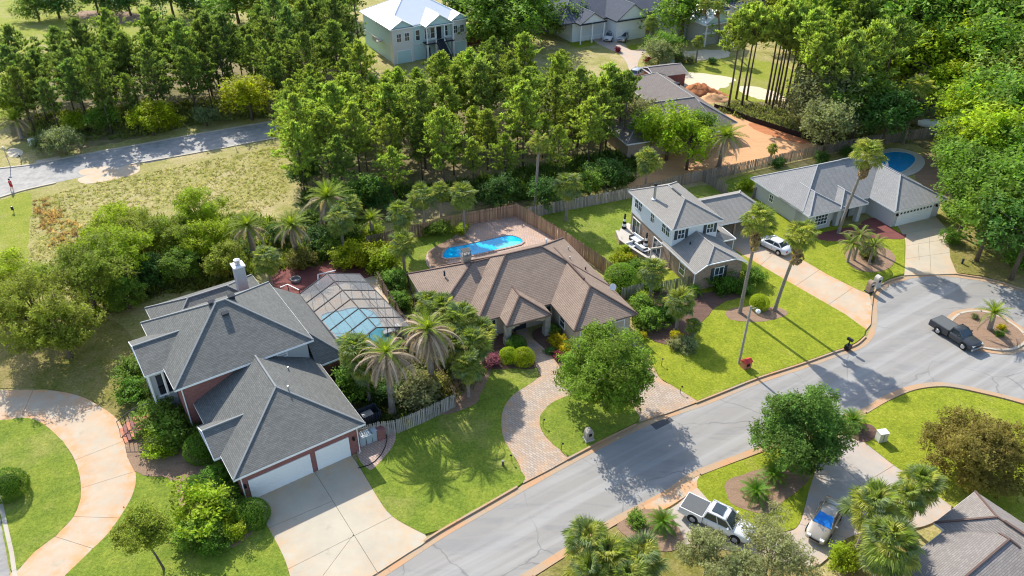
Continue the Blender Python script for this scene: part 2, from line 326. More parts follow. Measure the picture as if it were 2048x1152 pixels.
def slab(name, poly, z, mat, parent=None, thick=.1, joints=(), grid=0, gap=.03, edge=1.2, edge_lines=None, kind='structure', label=None, piece='slab'):
    """a flat piece of ground with real thickness; joints cut it into pieces of their own"""
    bm = bmesh.new()
    tri = tessellate_polygon([[Vector((p[0], p[1], 0)) for p in poly]])
    vs = [bm.verts.new((p[0], p[1], z)) for p in poly]
    for t in tri:
        try: bm.faces.new([vs[i] for i in t])
        except ValueError: pass
    bm.normal_update()
    for f in bm.faces:
        if f.normal.z < 0: f.normal_flip()
    def cut(co, no): bmesh.ops.bisect_plane(bm, geom=bm.verts[:]+bm.edges[:]+bm.faces[:], plane_co=co, plane_no=no, dist=1e-4)
    if grid:
        xs = [p[0] for p in poly]; ys = [p[1] for p in poly]
        x = min(xs)+grid
        while x < max(xs): cut((x, 0, 0), (1, 0, 0)); x += grid
        y = min(ys)+grid
        while y < max(ys): cut((0, y, 0), (0, 1, 0)); y += grid
    for a, b_ in joints:
        d = (b_-a); d.z = 0; L = d.length; d.normalize(); nn = Vector((-d.y, d.x, 0)); a0 = Vector((a.x, a.y, z))
        cut(a0+nn*gap/2, nn); cut(a0-nn*gap/2, nn)
        rm = [f for f in bm.faces if abs((f.calc_center_median()-a0).dot(nn)) < gap*.49 and -.3 < (f.calc_center_median()-a0).dot(d) < L+.3]
        bmesh.ops.delete(bm, geom=rm, context='FACES')
    if edge_lines is None:
        A = np.array([(p[0], p[1]) for p in poly]); segs = (A, np.roll(A, -1, 0))
    else:
        A = np.array([(p[0], p[1]) for ln in edge_lines for p in ln[:-1]]); B = np.array([(p[0], p[1]) for ln in edge_lines for p in ln[1:]]); segs = (A, B)
    # islands
    bm.faces.ensure_lookup_table(); seen = set(); isl = []
    for f in bm.faces:
        if f.index in seen: continue
        st_ = [f]; seen.add(f.index); cur = []
        while st_:
            g = st_.pop(); cur.append(g)
            for e in g.edges:
                for h in e.link_faces:
                    if h.index not in seen: seen.add(h.index); st_.append(h)
        isl.append(cur)
    isl = [i for i in isl if sum(f.calc_area() for f in i) > .05]
    root = None
    if len(isl) > 1: root = bpy.data.objects.new(name, None); C.objects.link(root)
    res = None
    for fs in isl:
        b2 = bmesh.new(); mp = {}
        for f in fs:
            for v in f.verts:
                if v not in mp: mp[v] = b2.verts.new(v.co)
            b2.faces.new([mp[v] for v in f.verts])
        if thick:
            top = b2.faces[:]; ret = bmesh.ops.extrude_face_region(b2, geom=top)
            nv = [g for g in ret['geom'] if isinstance(g, bmesh.types.BMVert)]
            bmesh.ops.translate(b2, verts=list(mp.values()), vec=(0, 0, -thick))
            bmesh.ops.recalc_face_normals(b2, faces=b2.faces)
        me = bpy.data.meshes.new(name); b2.to_mesh(me); b2.free()
        at = me.attributes.new('edge', 'FLOAT', 'POINT')
        at.data.foreach_set('value', [math.exp(-seg_dist(np.array((v.co.x, v.co.y)), segs)/edge) for v in me.vertices])
        auto_uv(me)
        res = link(piece if root else name, me, mat, root or parent)
    bm.free(); res = root or res
    if parent is None:
        if kind: res['kind'] = kind
        if label: res['label'] = label
    elif root: root.parent = parent
    return res
def kerb_run(name, line, off0, off1, z0, z1, mat, closed=False, label=None, seg=3.0, piece='kerb_stone'):
    L = list(line)+([line[0]] if closed else []); out = [L[0]]; step = .6; acc = 0
    for a, b_ in zip(L[:-1], L[1:]):
        d = (b_-a).length; t = step-acc
        while t <= d: out.append(a.lerp(b_, t/d)); t += step
        acc = d-(t-step)
    root = bpy.data.objects.new(name, None); C.objects.link(root); root['kind'] = 'structure'
    if label: root['label'] = label
    k = int(seg/step); i = 0
    while i < len(out)-1:
        sub = out[i:i+k+1]
        if len(sub) > 1:
            d = (sub[-1]-sub[-2]).normalized()*.02; sub = sub[:-1]+[sub[-1]-d]; ribbon(piece, sub, off0, off1, z0, z1, mat, False, None, None, root)
        i += k
    return root
def ribbon(name, line, off0, off1, z0, z1, mat, closed=False, kind='structure', label=None, parent=None):
    """a kerb: runs along a line between two side offsets"""
    b = MB(); n_ = len(line); rows = []
    for i in range(n_):
        a = line[(i-1) % n_] if closed else line[max(i-1, 0)]; c = line[(i+1) % n_] if closed else line[min(i+1, n_-1)]
        d = c-a; d.z = 0; d.normalize(); nn = Vector((-d.y, d.x, 0)); p, q = line[i]+nn*off0, line[i]+nn*off1
        rows.append([(p.x, p.y, z0), (p.x, p.y, z1), (q.x, q.y, z1), (q.x, q.y, z0)])
    for r_ in rows: b.v += r_
    for i in range(n_ if closed else n_-1):
        j = (i+1) % n_
        for k in range(4): b.f.append((i*4+k, i*4+(k+1) % 4, j*4+(k+1) % 4, j*4+k))
    o = b.build(name, mat, parent, fix=True)
    if kind and not parent: o['kind'] = kind
    if label: o['label'] = label
    return o

# ================================================================= GROUND
tb = MB()
gx = np.concatenate([[-2500, -800], np.arange(-260, 261, 20), [800, 2500]]); gy = np.concatenate([[-2000, -300], np.arange(0, 401, 20), [900, 3500]])
for y in gy:
    for x in gx: tb.v.append((x, y, 0))
nx = len(gx)
for j in range(len(gy)-1):
    for i in range(nx-1): tb.f.append((j*nx+i, j*nx+i+1, (j+1)*nx+i+1, (j+1)*nx+i))
tag(tb.build('terrain', 'rough_ground'), 'weedy open ground under the whole neighbourhood', kind='structure')

N_EDGE = [(700, 1176), (752, 1149), (817, 1107), (886, 1062), (970, 1014), (1053, 966), (1146, 915), (1231, 871), (1310, 835), (1392, 808), (1440, 789), (1518, 758), (1601, 731), (1671, 706), (1712, 692), (1733, 674), (1742, 652), (1744, 630), (1743, 605), (1750, 583), (1775, 565), (1809, 554), (1850, 548), (1890, 548), (1940, 554), (1980, 561), (2048, 582), (2110, 612)]
S_EDGE = [(985, 1200), (1065, 1152), (1128, 1112), (1180, 1078), (1238, 1043), (1300, 1011), (1350, 983), (1392, 953), (1460, 926), (1532, 899), (1600, 872), (1670, 846), (1731, 826), (1770, 803), (1809, 785), (1840, 776), (1880, 772), (1912, 775), (1960, 785), (2010, 797), (2060, 811), (2120, 830)]
NE, SE_ = smooth_px(N_EDGE, closed=False), smooth_px(S_EDGE, closed=False)
slab('street', NE+[G(2200, 660), G(2200, 840)]+SE_[::-1], .012, 'asphalt', thick=0, label='grey asphalt street widening into the turning circle')
kerb_run('gutter', NE, -.55, 0, 0, .022, 'kerb', label='orange-stained concrete gutter along the houses'); kerb_run('gutter', SE_, 0, .55, 0, .022, 'kerb', label='orange-stained concrete gutter on the near side')
def part_line(px): return smooth_px(px, closed=False)
for seg in ([(850, 1085), (886, 1062), (970, 1014), (1046, 970)], [(1135, 921), (1200, 887), (1276, 850)], [(1392, 808), (1440, 789), (1518, 758), (1601, 731), (1671, 706), (1712, 692), (1733, 674)], [(1744, 612), (1750, 583), (1775, 565), (1806, 555)], [(1914, 550), (1940, 554), (1980, 561), (2048, 582), (2110, 612)]):
    kerb_run('kerb', part_line(seg), 0, .17, 0, .15, 'kerb')
for seg in ([(1065, 1152), (1128, 1112), (1180, 1078), (1238, 1043), (1280, 1021)], [(1400, 949), (1460, 926), (1532, 899)], [(1731, 826), (1770, 803), (1809, 785), (1840, 776), (1880, 772), (1912, 775), (1960, 785), (2010, 797), (2060, 811)]):
    kerb_run('kerb', part_line(seg), -.17, 0, 0, .15, 'kerb')
# traffic island in the turning circle
ISL = [(1886, 645), (1905, 625), (1931, 618), (1962, 618), (1992, 626), (2023, 641), (2052, 662), (2066, 684), (2048, 702), (2020, 709), (1985, 707), (1950, 699), (1915, 682), (1893, 665)]
il = smooth_px(ISL); kerb_run('kerb', il, -.5, 0, 0, .05, 'kerb', True, 'sloped kerb ring round the planted island'); kerb_run('kerb', il, -.75, -.5, 0, .16, 'kerb_pale', True)
cx = sum(il, Vector())/len(il)
slab('island_bed', [cx+(p-cx)*.87 for p in il], .14, 'mulch_pale', thick=.14)
# street at the upper left
US = [(-60, 345), (0, 338), (68, 330), (126, 318), (191, 306), (260, 294), (342, 279), (479, 255), (544, 244), (640, 228)]
LS = [(-60, 412), (0, 394), (55, 378), (154, 356), (230, 337), (273, 326), (376, 308), (544, 277), (640, 258)]
us, ls = smooth_px(US, closed=False), smooth_px(LS, closed=False)
slab('side_street', us+ls[::-1], .012, 'asphalt_pale', thick=0, label='pale asphalt side street in front of the pine wood')
kerb_run('kerb', us, 0, .35, 0, .12, 'kerb_pale'); kerb_run('kerb', ls[:14], -.35, 0, 0, .12, 'kerb_pale'); kerb_run('kerb', ls[24:], -.35, 0, 0, .12, 'kerb_pale')
slab('driveway_apron', smooth_px([(157, 357), (171, 368), (225, 360), (273, 347), (280, 335), (272, 327), (210, 342)], sub=3), .03, 'concrete_cream', thick=0)
slab('pavement', [G(73, 322), G(120, 312), G(121, 318), G(66, 331)], .05, 'concrete_grey', thick=.04)
slab('sand_patch', smooth_px([(14, 301), (30, 296), (46, 303), (40, 312), (20, 314)]), .015, 'sand', thick=0)
slab('sand_patch', smooth_px([(160, 341), (200, 333), (235, 337), (200, 346), (165, 350)]), .02, 'concrete_cream', thick=0)
slab('side_street', [G(0, 1024), G(-40, 960), G(-80, 1160), G(22, 1175), G(18, 1140)], .012, 'asphalt', thick=0)
kerb_run('kerb', [G(-6, 990), G(0, 1020), G(10, 1065), G(20, 1110), G(27, 1160), G(30, 1190)], 0, .3, 0, .13, 'kerb_pale')
slab('asphalt_patch', [G(1300, 848), G(1336, 831), G(1348, 842), G(1312, 860)], .018, 'asphalt_patch', thick=0)
slab('asphalt_patch', [G(289, 322), G(332, 314), G(333, 319), G(291, 327)], .018, 'asphalt_patch', thick=0)

# fields and woods
def area(name, px, z, mat, label=None, sub=5, thick=0, kind='structure', **k):
    amp = {'sand_patch': .9, 'dirt_patch': 1.2, 'field': 1.0, 'forest_floor': 1.0, 'rough_lot': .5, 'verge': .3, 'dirt_lot': .45, 'lawn': .10, 'back_lawn': .3, 'planting_bed': .16, 'bare_ground': .6, 'pool_surround': .25}.get(name, 0)
    L = smooth_px(px, sub=sub)
    if amp:
        rs = random.Random(int(px[0][0]*3+px[0][1])); out = []; step = max(.35, amp*.5)
        for a, b_ in zip(L, L[1:]+L[:1]):
            d = b_-a; n_ = max(1, min(40, int(d.length/step))); nn = Vector((-d.y, d.x, 0)).normalized() if d.length else Vector()
            for i in range(n_):
                q = a+d*(i/n_); u = mnoise(q*(.35/amp**.5))*.75+mnoise(q*(1.3/amp**.5))*.45; out.append(q+nn*amp*u)
        L = out
    return slab(name, L, z, mat, thick=thick, label=label, kind=kind, **k)
area('field', [(-80, 420), (-80, 200), (10, 120), (20, -40), (500, -60), (700, -40), (690, 20), (400, 30), (330, 80), (180, 110), (90, 90), (45, 110), (25, 160), (20, 215), (8, 250), (-20, 300)], .004, 'field', 'open bright grass field beyond the pine wood')
area('dirt_patch', [(160, 22), (260, 24), (275, 42), (220, 48), (165, 38)], .008, 'mulch_pale')
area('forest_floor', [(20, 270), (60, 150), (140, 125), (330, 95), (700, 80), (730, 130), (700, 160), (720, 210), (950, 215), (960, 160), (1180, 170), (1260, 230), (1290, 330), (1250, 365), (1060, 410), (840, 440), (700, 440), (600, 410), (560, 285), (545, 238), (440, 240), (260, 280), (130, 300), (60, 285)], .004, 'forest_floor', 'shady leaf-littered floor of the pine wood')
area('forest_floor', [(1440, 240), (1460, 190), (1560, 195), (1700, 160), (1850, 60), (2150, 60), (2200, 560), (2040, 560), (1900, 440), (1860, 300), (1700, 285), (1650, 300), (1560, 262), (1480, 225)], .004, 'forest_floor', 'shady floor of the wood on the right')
area('lawn', [(690, 80), (745, 62), (745, 130), (700, 135)], .008, 'field', 'strip of lawn beside the pale blue house')
area('lawn', [(1330, 120), (1440, 112), (1560, 130), (1600, 160), (1560, 200), (1450, 200), (1360, 190), (1300, 140)], .008, 'field', 'grass of the vacant building lot')
area('lawn', [(1130, 60), (1200, 62), (1215, 80), (1150, 95)], .008, 'lawn_bright', 'small front lawn beside the two parked cars')
area('lawn', [(1245, 95), (1300, 85), (1275, 105), (1235, 110)], .009, 'lawn_bright', 'small lawn right of the two parked cars')
area('sand_patch', [(1310, 150), (1380, 145), (1470, 158), (1440, 178), (1400, 190), (1340, 178)], .012, 'sand', 'pale sand on the building lot')
area('sand_patch', [(1480, 172), (1540, 180), (1570, 200), (1500, 195)], .012, 'sand')
area('sand_patch', [(1300, 108), (1440, 100), (1450, 116), (1340, 122)], .012, 'sand')
area('dirt_lot', [(1255, 385), (1290, 300), (1330, 240), (1400, 215), (1440, 218), (1530, 250), (1640, 292), (1640, 300), (1500, 335), (1360, 370)], .01, 'orange_dirt', 'bare orange dirt behind the unfinished house')
area('dirt_lot', [(1500, 245), (1545, 255), (1615, 280), (1600, 287), (1545, 272), (1505, 258)], .014, 'red_clay')
area('side_street', [(1195, 70), (1240, 82), (1262, 100), (1290, 95), (1330, 86), (1318, 96), (1285, 110), (1275, 140), (1290, 200), (1262, 205), (1258, 140), (1240, 110), (1190, 84)], .014, 'concrete_grey', 'pale lane and driveways between the far houses')
# long-grass lot in the middle left
area('rough_lot', [(60, 400), (170, 368), (280, 345), (560, 290), (600, 420), (500, 520), (300, 620), (160, 640), (60, 560), (56, 470)], .006, 'rough_ground', 'overgrown vacant lot with dry weeds')
area('verge', [(-60, 430), (0, 402), (60, 388), (58, 470), (54, 560), (60, 640), (-60, 700)], .008, 'field', 'mown grass strip left of the vacant lot')
# yards
area('lawn', [(-80, 640), (60, 640), (220, 640), (275, 700), (262, 760), (252, 850), (190, 806), (95, 778), (0, 778), (-80, 780)], .05, 'lawn_dry', 'patchy yard under the spreading oaks', thick=.05)
L_IN = [(-120, 838), (0, 842), (44, 837), (79, 845), (113, 871), (143, 908), (159, 949), (162, 990), (150, 1031), (113, 1072), (68, 1107), (27, 1146), (10, 1085), (-8, 1015), (-60, 930)]
area('lawn', L_IN, .12, 'lawn', 'lawn inside the curved driveway', thick=.12)
slab('lawn', smooth_px([(250, 850), (268, 905), (273, 946), (270, 977), (256, 1011), (219, 1066), (178, 1107), (120, 1164), (100, 1190)], closed=False)+smooth_px([(584, 1190), (576, 1140), (562, 1103), (529, 1042), (508, 998)], closed=False)+[G(480, 985), G(360, 830), G(300, 800)], .12, 'lawn', thick=.12, label='lawn between the curved driveway and the garage of the brick house')
slab('lawn', smooth_px([(716, 928), (762, 1007), (784, 1033), (808, 1049), (849, 1070)], closed=False)+smooth_px([(886, 1059), (970, 1011), (1046, 966), (1040, 940), (1022, 905), (1005, 871), (1005, 826), (1026, 792), (1074, 758), (1068, 735), (1020, 735)], closed=False)+[G(985, 735), G(940, 760), G(912, 806), G(850, 838), G(797, 853), G(716, 880)], .12, 'lawn', thick=.12, label='front lawn with long palm shadows between two driveways')
area('lawn', [(1078, 847), (1094, 878), (1120, 902), (1138, 914), (1170, 899), (1232, 866), (1278, 842), (1270, 822), (1245, 795), (1180, 785), (1118, 800), (1090, 820)], .12, 'lawn', 'rounded lawn inside the paver driveway', thick=.12, sub=4)
slab('lawn', smooth_px([(1394, 803), (1440, 785), (1518, 754), (1601, 727), (1671, 702), (1708, 688), (1728, 672)], closed=False)+[G(1731, 660), G(1690, 630), G(1587, 571), G(1467, 500), G(1440, 480), G(1300, 560), G(1262, 640), G(1320, 758)], .12, 'lawn_bright', thick=.12, label='bright front lawn with two tall palms')
slab('lawn', [G(1717, 582), G(1655, 551), G(1587, 511), G(1515, 470), G(1480, 420), G(1530, 395)]+[G(1640, 455), G(1720, 450), G(1792, 452), G(1809, 479), G(1809, 545)]+smooth_px([(1806, 550), (1775, 560), (1748, 580), (1741, 590)], closed=False), .12, 'lawn_bright', thick=.12, label='bright lawn in front of the grey stucco house')
slab('lawn', [G(1912, 546), G(1900, 517), G(1895, 462), G(1871, 434), G(1930, 400), G(2100, 430), G(2120, 600)]+smooth_px([(2048, 576), (1980, 557), (1940, 550), (1914, 547)], closed=False), .12, 'lawn_dry', thick=.12, label='dry patchy lawn under the big trees on the right')
slab('lawn', [G(1705, 868)]+smooth_px([(1731, 831), (1770, 808), (1809, 790), (1840, 781), (1880, 777), (1912, 780), (1960, 790), (2010, 802), (2060, 816)], closed=False)+[G(2160, 860), G(2160, 1130), G(1902, 1014), G(1789, 934)], .12, 'lawn_bright', thick=.12, label='bright lawn around the round brownish tree')
slab('lawn', smooth_px([(1394, 977), (1400, 955), (1460, 931), (1532, 905), (1590, 883)], closed=False)+smooth_px([(1640, 905), (1625, 960), (1612, 1000), (1598, 1048), (1575, 1063), (1520, 1066), (1480, 1054), (1440, 1028)], closed=False), .12, 'lawn_bright', thick=.12, label='small lawn with cycads inside the near driveway loop')
slab('lawn', [G(1235, 1052), G(1180, 1082), G(1128, 1118), G(1070, 1156), G(1050, 1240), G(1700, 1260), G(1700, 1180), G(1620, 1140), G(1590, 1110), G(1480, 1105), G(1380, 1095), G(1290, 1045)], .10, 'lawn_dry', thick=.10, label='patchy lawn at the bottom edge of the view')
slab('lawn', [G(1700, 1180), G(1660, 1090), G(1740, 1060), G(1850, 1110), G(1850, 1240), G(1700, 1250)], .10, 'lawn_dry', thick=.10)
area('back_lawn', [(795, 560), (812, 620), (840, 640), (850, 560), (930, 430), (850, 455), (800, 480)], .06, 'lawn', 'shaded back lawn beside the pool')
area('back_lawn', [(1085, 432), (1180, 410), (1262, 395), (1275, 480), (1290, 560), (1235, 560), (1140, 470)], .06, 'lawn', 'back lawn of the white house in tree shade')
area('back_lawn', [(1360, 385), (1420, 370), (1470, 400), (1400, 410)], .06, 'lawn', 'strip of lawn behind the white house')
area('back_lawn', [(1440, 375), (1510, 350), (1515, 440), (1530, 420), (1540, 440), (1500, 430)], .06, 'lawn', None)
# driveways
def jl(*a): return [(G(x0, y0), G(x1, y1)) for x0, y0, x1, y1 in a]
slab('driveway', smooth_px([(-120, 782), (0, 782), (95, 782), (154, 792), (191, 809), (239, 845), (263, 912), (272, 946), (270, 977), (256, 1011), (219, 1066), (178, 1107), (133, 1152), (100, 1185)], closed=False)+smooth_px([(10, 1175), (27, 1144), (68, 1107), (113, 1072), (150, 1031), (162, 990), (159, 949), (143, 908), (113, 871), (79, 845), (44, 837), (0, 842), (-120, 838)], closed=False), .11, 'concrete', thick=.11, grid=1.2,
     joints=jl((148, 923, 268, 876), (160, 979, 276, 943), (148, 1035, 258, 1038), (84, 853, 222, 812), (40, 842, 70, 776), (108, 1074, 190, 1100)), label='curved rust-stained concrete driveway at the lower left')
slab('driveway', [G(508, 998)]+smooth_px([(529, 1042), (562, 1103), (576, 1138), (590, 1190)], closed=False)+[G(680, 1190)]+smooth_px([(752, 1149), (817, 1107), (852, 1084), (849, 1068)], closed=False)+smooth_px([(808, 1049), (784, 1033), (762, 1007), (720, 937), (703, 913)], closed=False), .10, 'concrete_cream', thick=.10, grid=1.2,
     joints=jl((620, 930, 751, 1140), (570, 1143, 790, 1032), (539, 1057, 664, 1004), (600, 1215, 705, 1074)), label='cream concrete driveway before the two garage doors')
slab('driveway', smooth_px([(1074, 758), (1026, 792), (1005, 826), (1005, 871), (1022, 905), (1040, 935), (1046, 968)], closed=False)+[G(1095, 943), G(1142, 917)]+smooth_px([(1135, 910), (1094, 878), (1079, 847), (1091, 819), (1118, 801), (1180, 790), (1245, 798), (1268, 822), (1278, 845)], closed=False)+[G(1335, 828), G(1394, 806)]+smooth_px([(1392, 796), (1350, 775), (1320, 758), (1290, 712), (1270, 680)], closed=False)+[G(1255, 655), G(1160, 680), G(1125, 738)], .11, 'driveway_pavers', thick=.11, grid=1.2, edge=.9, label='horseshoe driveway of rust-edged pavers')
slab('footpath', [G(1062, 676), G(1090, 700), G(1112, 724), G(1122, 742), G(1085, 757), G(1070, 730), G(1045, 690), G(1030, 660), G(1052, 655)], .115, 'driveway_pavers', thick=.1, grid=1.5, label='paver path to the front door of the brown house')
slab('driveway', [G(1445, 455), G(1440, 478), G(1467, 500), G(1587, 571), G(1690, 630), G(1731, 662), G(1741, 650), G(1744, 610), G(1738, 590), G(1717, 582), G(1655, 551), G(1587, 511), G(1515, 470), G(1500, 440)], .115, 'concrete', thick=.11, grid=1.2,
     joints=jl((1520, 532, 1560, 498), (1590, 574, 1640, 540), (1655, 612, 1708, 575)), label='long pinkish concrete driveway of the white house')
slab('driveway', smooth_px([(1792, 450), (1809, 479), (1810, 515), (1808, 552)], closed=False)+smooth_px([(1915, 549), (1905, 520), (1898, 490), (1895, 462), (1871, 434)], closed=False), .115, 'concrete_cream', thick=.11, grid=1.2,
     joints=jl((1800, 470, 1900, 452), (1800, 495, 1905, 478), (1858, 478, 1862, 560), (1805, 520, 1908, 505), (1836, 495, 1838, 520)), label='cream driveway cut into panels before the grey stucco house')
slab('driveway', smooth_px([(1278, 1026), (1340, 1020), (1398, 975), (1420, 1008), (1470, 1050), (1520, 1068), (1575, 1065), (1598, 1050), (1612, 1005), (1622, 960), (1640, 905), (1672, 878), (1704, 870), (1745, 900), (1789, 934), (1840, 968), (1902, 1014), (1870, 1044), (1820, 1060), (1760, 1060), (1690, 1080), (1640, 1130), (1590, 1130), (1480, 1105), (1380, 1095), (1320, 1060)], sub=4), .115, 'concrete_grey', thick=.11, grid=1.5,
     joints=jl((1640, 900, 1742, 985), (1700, 985, 1800, 925), (1600, 1050, 1700, 1080)), label='concrete driveway loop with two parked cars at the lower right')
slab('driveway', [G(1288, 1014), G(1398, 952), G(1400, 976), G(1340, 1014), G(1300, 1035)], .105, 'concrete', thick=.1, grid=1)
area('patio', [(716, 915), (735, 938), (748, 938), (778, 905), (791, 882), (789, 862), (760, 852), (716, 868)], .13, 'patio_pavers', 'small paver pad with wheelie bins', thick=.1, sub=3)
# planting beds
BEDS = [([(1450, 628), (1470, 617), (1520, 615), (1560, 618), (1575, 630), (1540, 642), (1490, 645), (1460, 640)], 'mulch_pale', 'round mulch bed at the feet of the two tall palms'),
 ([(980, 670), (1010, 660), (1050, 690), (1072, 730), (1060, 740), (1020, 738), (975, 735)], 'mulch', None), ([(1065, 665), (1130, 650), (1190, 690), (1150, 735), (1125, 740), (1112, 722), (1080, 690)], 'mulch', None),
 ([(250, 850), (300, 790), (370, 850), (430, 940), (500, 1000), (520, 1040), (470, 1095), (380, 1085), (365, 1020), (340, 960), (270, 945)], 'mulch_pale', None),
 ([(1450, 985), (1452, 965), (1490, 950), (1560, 930), (1620, 935), (1610, 970), (1560, 1010), (1540, 1028), (1500, 1025), (1462, 1008)], 'mulch_pale', 'mulch bed with two cycads'),
 ([(1235, 1052), (1290, 1020), (1340, 1035), (1368, 1085), (1330, 1105), (1270, 1085)], 'mulch_pale', 'mulch bed with one cycad by the near kerb'),
 ([(1690, 858), (1735, 850), (1755, 870), (1730, 886), (1700, 876)], 'mulch', None),
 ([(1690, 510), (1720, 495), (1775, 500), (1790, 525), (1760, 545), (1710, 540)], 'mulch_pale', None),
 ([(1635, 480), (1640, 468), (1720, 452), (1740, 455), (1800, 470), (1812, 470), (1800, 480), (1730, 478), (1690, 485)], 'mulch_red', 'red mulch bed below the grey stucco walls'),
 ([(1722, 448), (1750, 438), (1790, 462), (1806, 474), (1780, 478), (1750, 462)], 'mulch_red', None),
 ([(1275, 640), (1300, 585), (1390, 590), (1480, 575), (1500, 590), (1440, 610), (1400, 650), (1360, 690), (1300, 680)], 'mulch', None),
 ([(880, 830), (900, 760), (960, 720), (985, 735), (960, 790), (950, 810)], 'mulch_pale', 'bare bed at the foot of the palm group'),
 ([(540, 560), (600, 520), (720, 500), (760, 545), (680, 570), (600, 590), (560, 600)], 'mulch_red', 'shaded bed of dark red mulch behind the pool cage')]
for i, (px, mt, lb) in enumerate(BEDS): area('planting_bed', px, .135+.004*(i % 4), mt, lb, thick=.05, sub=4)
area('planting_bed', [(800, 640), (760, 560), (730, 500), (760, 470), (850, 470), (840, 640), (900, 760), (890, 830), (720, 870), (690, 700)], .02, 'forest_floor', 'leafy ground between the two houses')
# dirt mounds of the building lot
def mound(px, py, r, h, mat, name='dirt_mound', label=None, seed=1):
    rs = random.Random(seed); b = MB(); c = G(px, py); n_ = 22; rings = 7
    b.v.append((0, 0, h))
    for k in range(1, rings+1):
        for j in range(n_):
            t = 2*math.pi*j/n_; rr = r*k/rings*(1+.18*rs.uniform(-1, 1)+.2*math.sin(2*t+seed)); zz = h*(math.cos(math.pi*k/rings)+1)/2*(1+.25*rs.uniform(-1, 1)) if k < rings else -.05
            b.v.append((rr*math.cos(t)*1.5, rr*math.sin(t), zz))
    for j in range(n_): b.f.append((0, 1+j, 1+(j+1) % n_))
    for k in range(rings-1):
        for j in range(n_):
            a = 1+k*n_+j; c2 = 1+k*n_+(j+1) % n_; b.f.append((a, a+n_, c2+n_, c2))
    o = b.build(name, mat, smooth=True); o.location = c; return tag(o, label, 'dirt mound')
mound(1400, 186, 3.2, 1.6, 'red_clay', label='mound of red clay on the sandy building lot', seed=3)
mound(1425, 196, 2.4, .8, 'orange_dirt', label='low orange dirt heap beside the red clay mound', seed=5)

# pools
def pool(px, mat, zdeck, label, coping='light_stone', sub=4):
    L = smooth_px(px, sub=sub); t = thing('swimming_pool', label, 'swimming pool', L[0].lerp(L[len(L)//2], .5))
    L = [p-Vector((t.location.x, t.location.y, 0)) for p in L]
    slab('water', L, zdeck+.03, mat, parent=t, thick=.05, kind=None)
    c = sum(L, Vector())/len(L); ar = sum(L[i].x*L[(i+1) % len(L)].y-L[i].y*L[(i+1) % len(L)].x for i in range(len(L)))
    ribbon('coping', L, -.28 if ar > 0 else 0, .0 if ar > 0 else .28, zdeck-.05, zdeck+.10, coping, True, kind=None, parent=t)
    return t
area('pool_deck', [(870, 545), (855, 505), (905, 480), (925, 452), (985, 437), (1030, 432), (1060, 445), (1130, 490), (1160, 520), (1000, 560)], .10, 'patio_pavers', 'pinkish paver deck around the back pool', thick=.08, sub=3)
area('pool_surround', [(868, 545), (858, 505), (905, 478), (930, 470), (940, 492), (900, 520), (890, 540)], .115, 'mulch_pale', thick=.02, sub=3)
tp = pool([(887, 511), (897, 498), (925, 493), (975, 482), (1014, 473), (1034, 476), (1044, 482), (1040, 490), (990, 502), (940, 513), (892, 519)], 'water_azure', .10, 'bright blue pool behind the brown-roofed house', coping='patio_pavers', sub=2)
slab('tanning_ledge', [p-Vector((tp.location.x, tp.location.y, 0)) for p in smooth_px([(990, 494), (1005, 487), (1038, 484), (1036, 490), (1000, 499)])], .136, 'water_pale', parent=tp, thick=0, kind=None)
area('pool_deck', [(590, 600), (640, 560), (735, 545), (800, 620), (812, 655), (720, 720), (640, 650)], .10, 'concrete_cream', 'cream deck under the pool cage', thick=.08, sub=3)
pool([(643, 637), (655, 628), (680, 624), (705, 618), (735, 621), (752, 633), (765, 655), (790, 690), (770, 712), (730, 712), (690, 690), (660, 660)], 'water_pale', .10, 'free-form pool under the screen cage of the brick house')
area('pool_deck', [(1740, 320), (1770, 300), (1800, 298), (1835, 308), (1850, 325), (1835, 345), (1800, 355), (1760, 345)], .10, 'light_stone', 'tan deck around the far right pool', thick=.08, sub=4)
pool([(1762, 312), (1780, 306), (1805, 306), (1826, 313), (1828, 326), (1805, 345), (1780, 345), (1755, 335)], 'water_deep', .10, 'deep blue rounded pool beside the big trees')
area('bare_ground', [(1830, 350), (1850, 310), (1880, 300), (1890, 400), (1850, 380)], .02, 'mulch_pale', None)

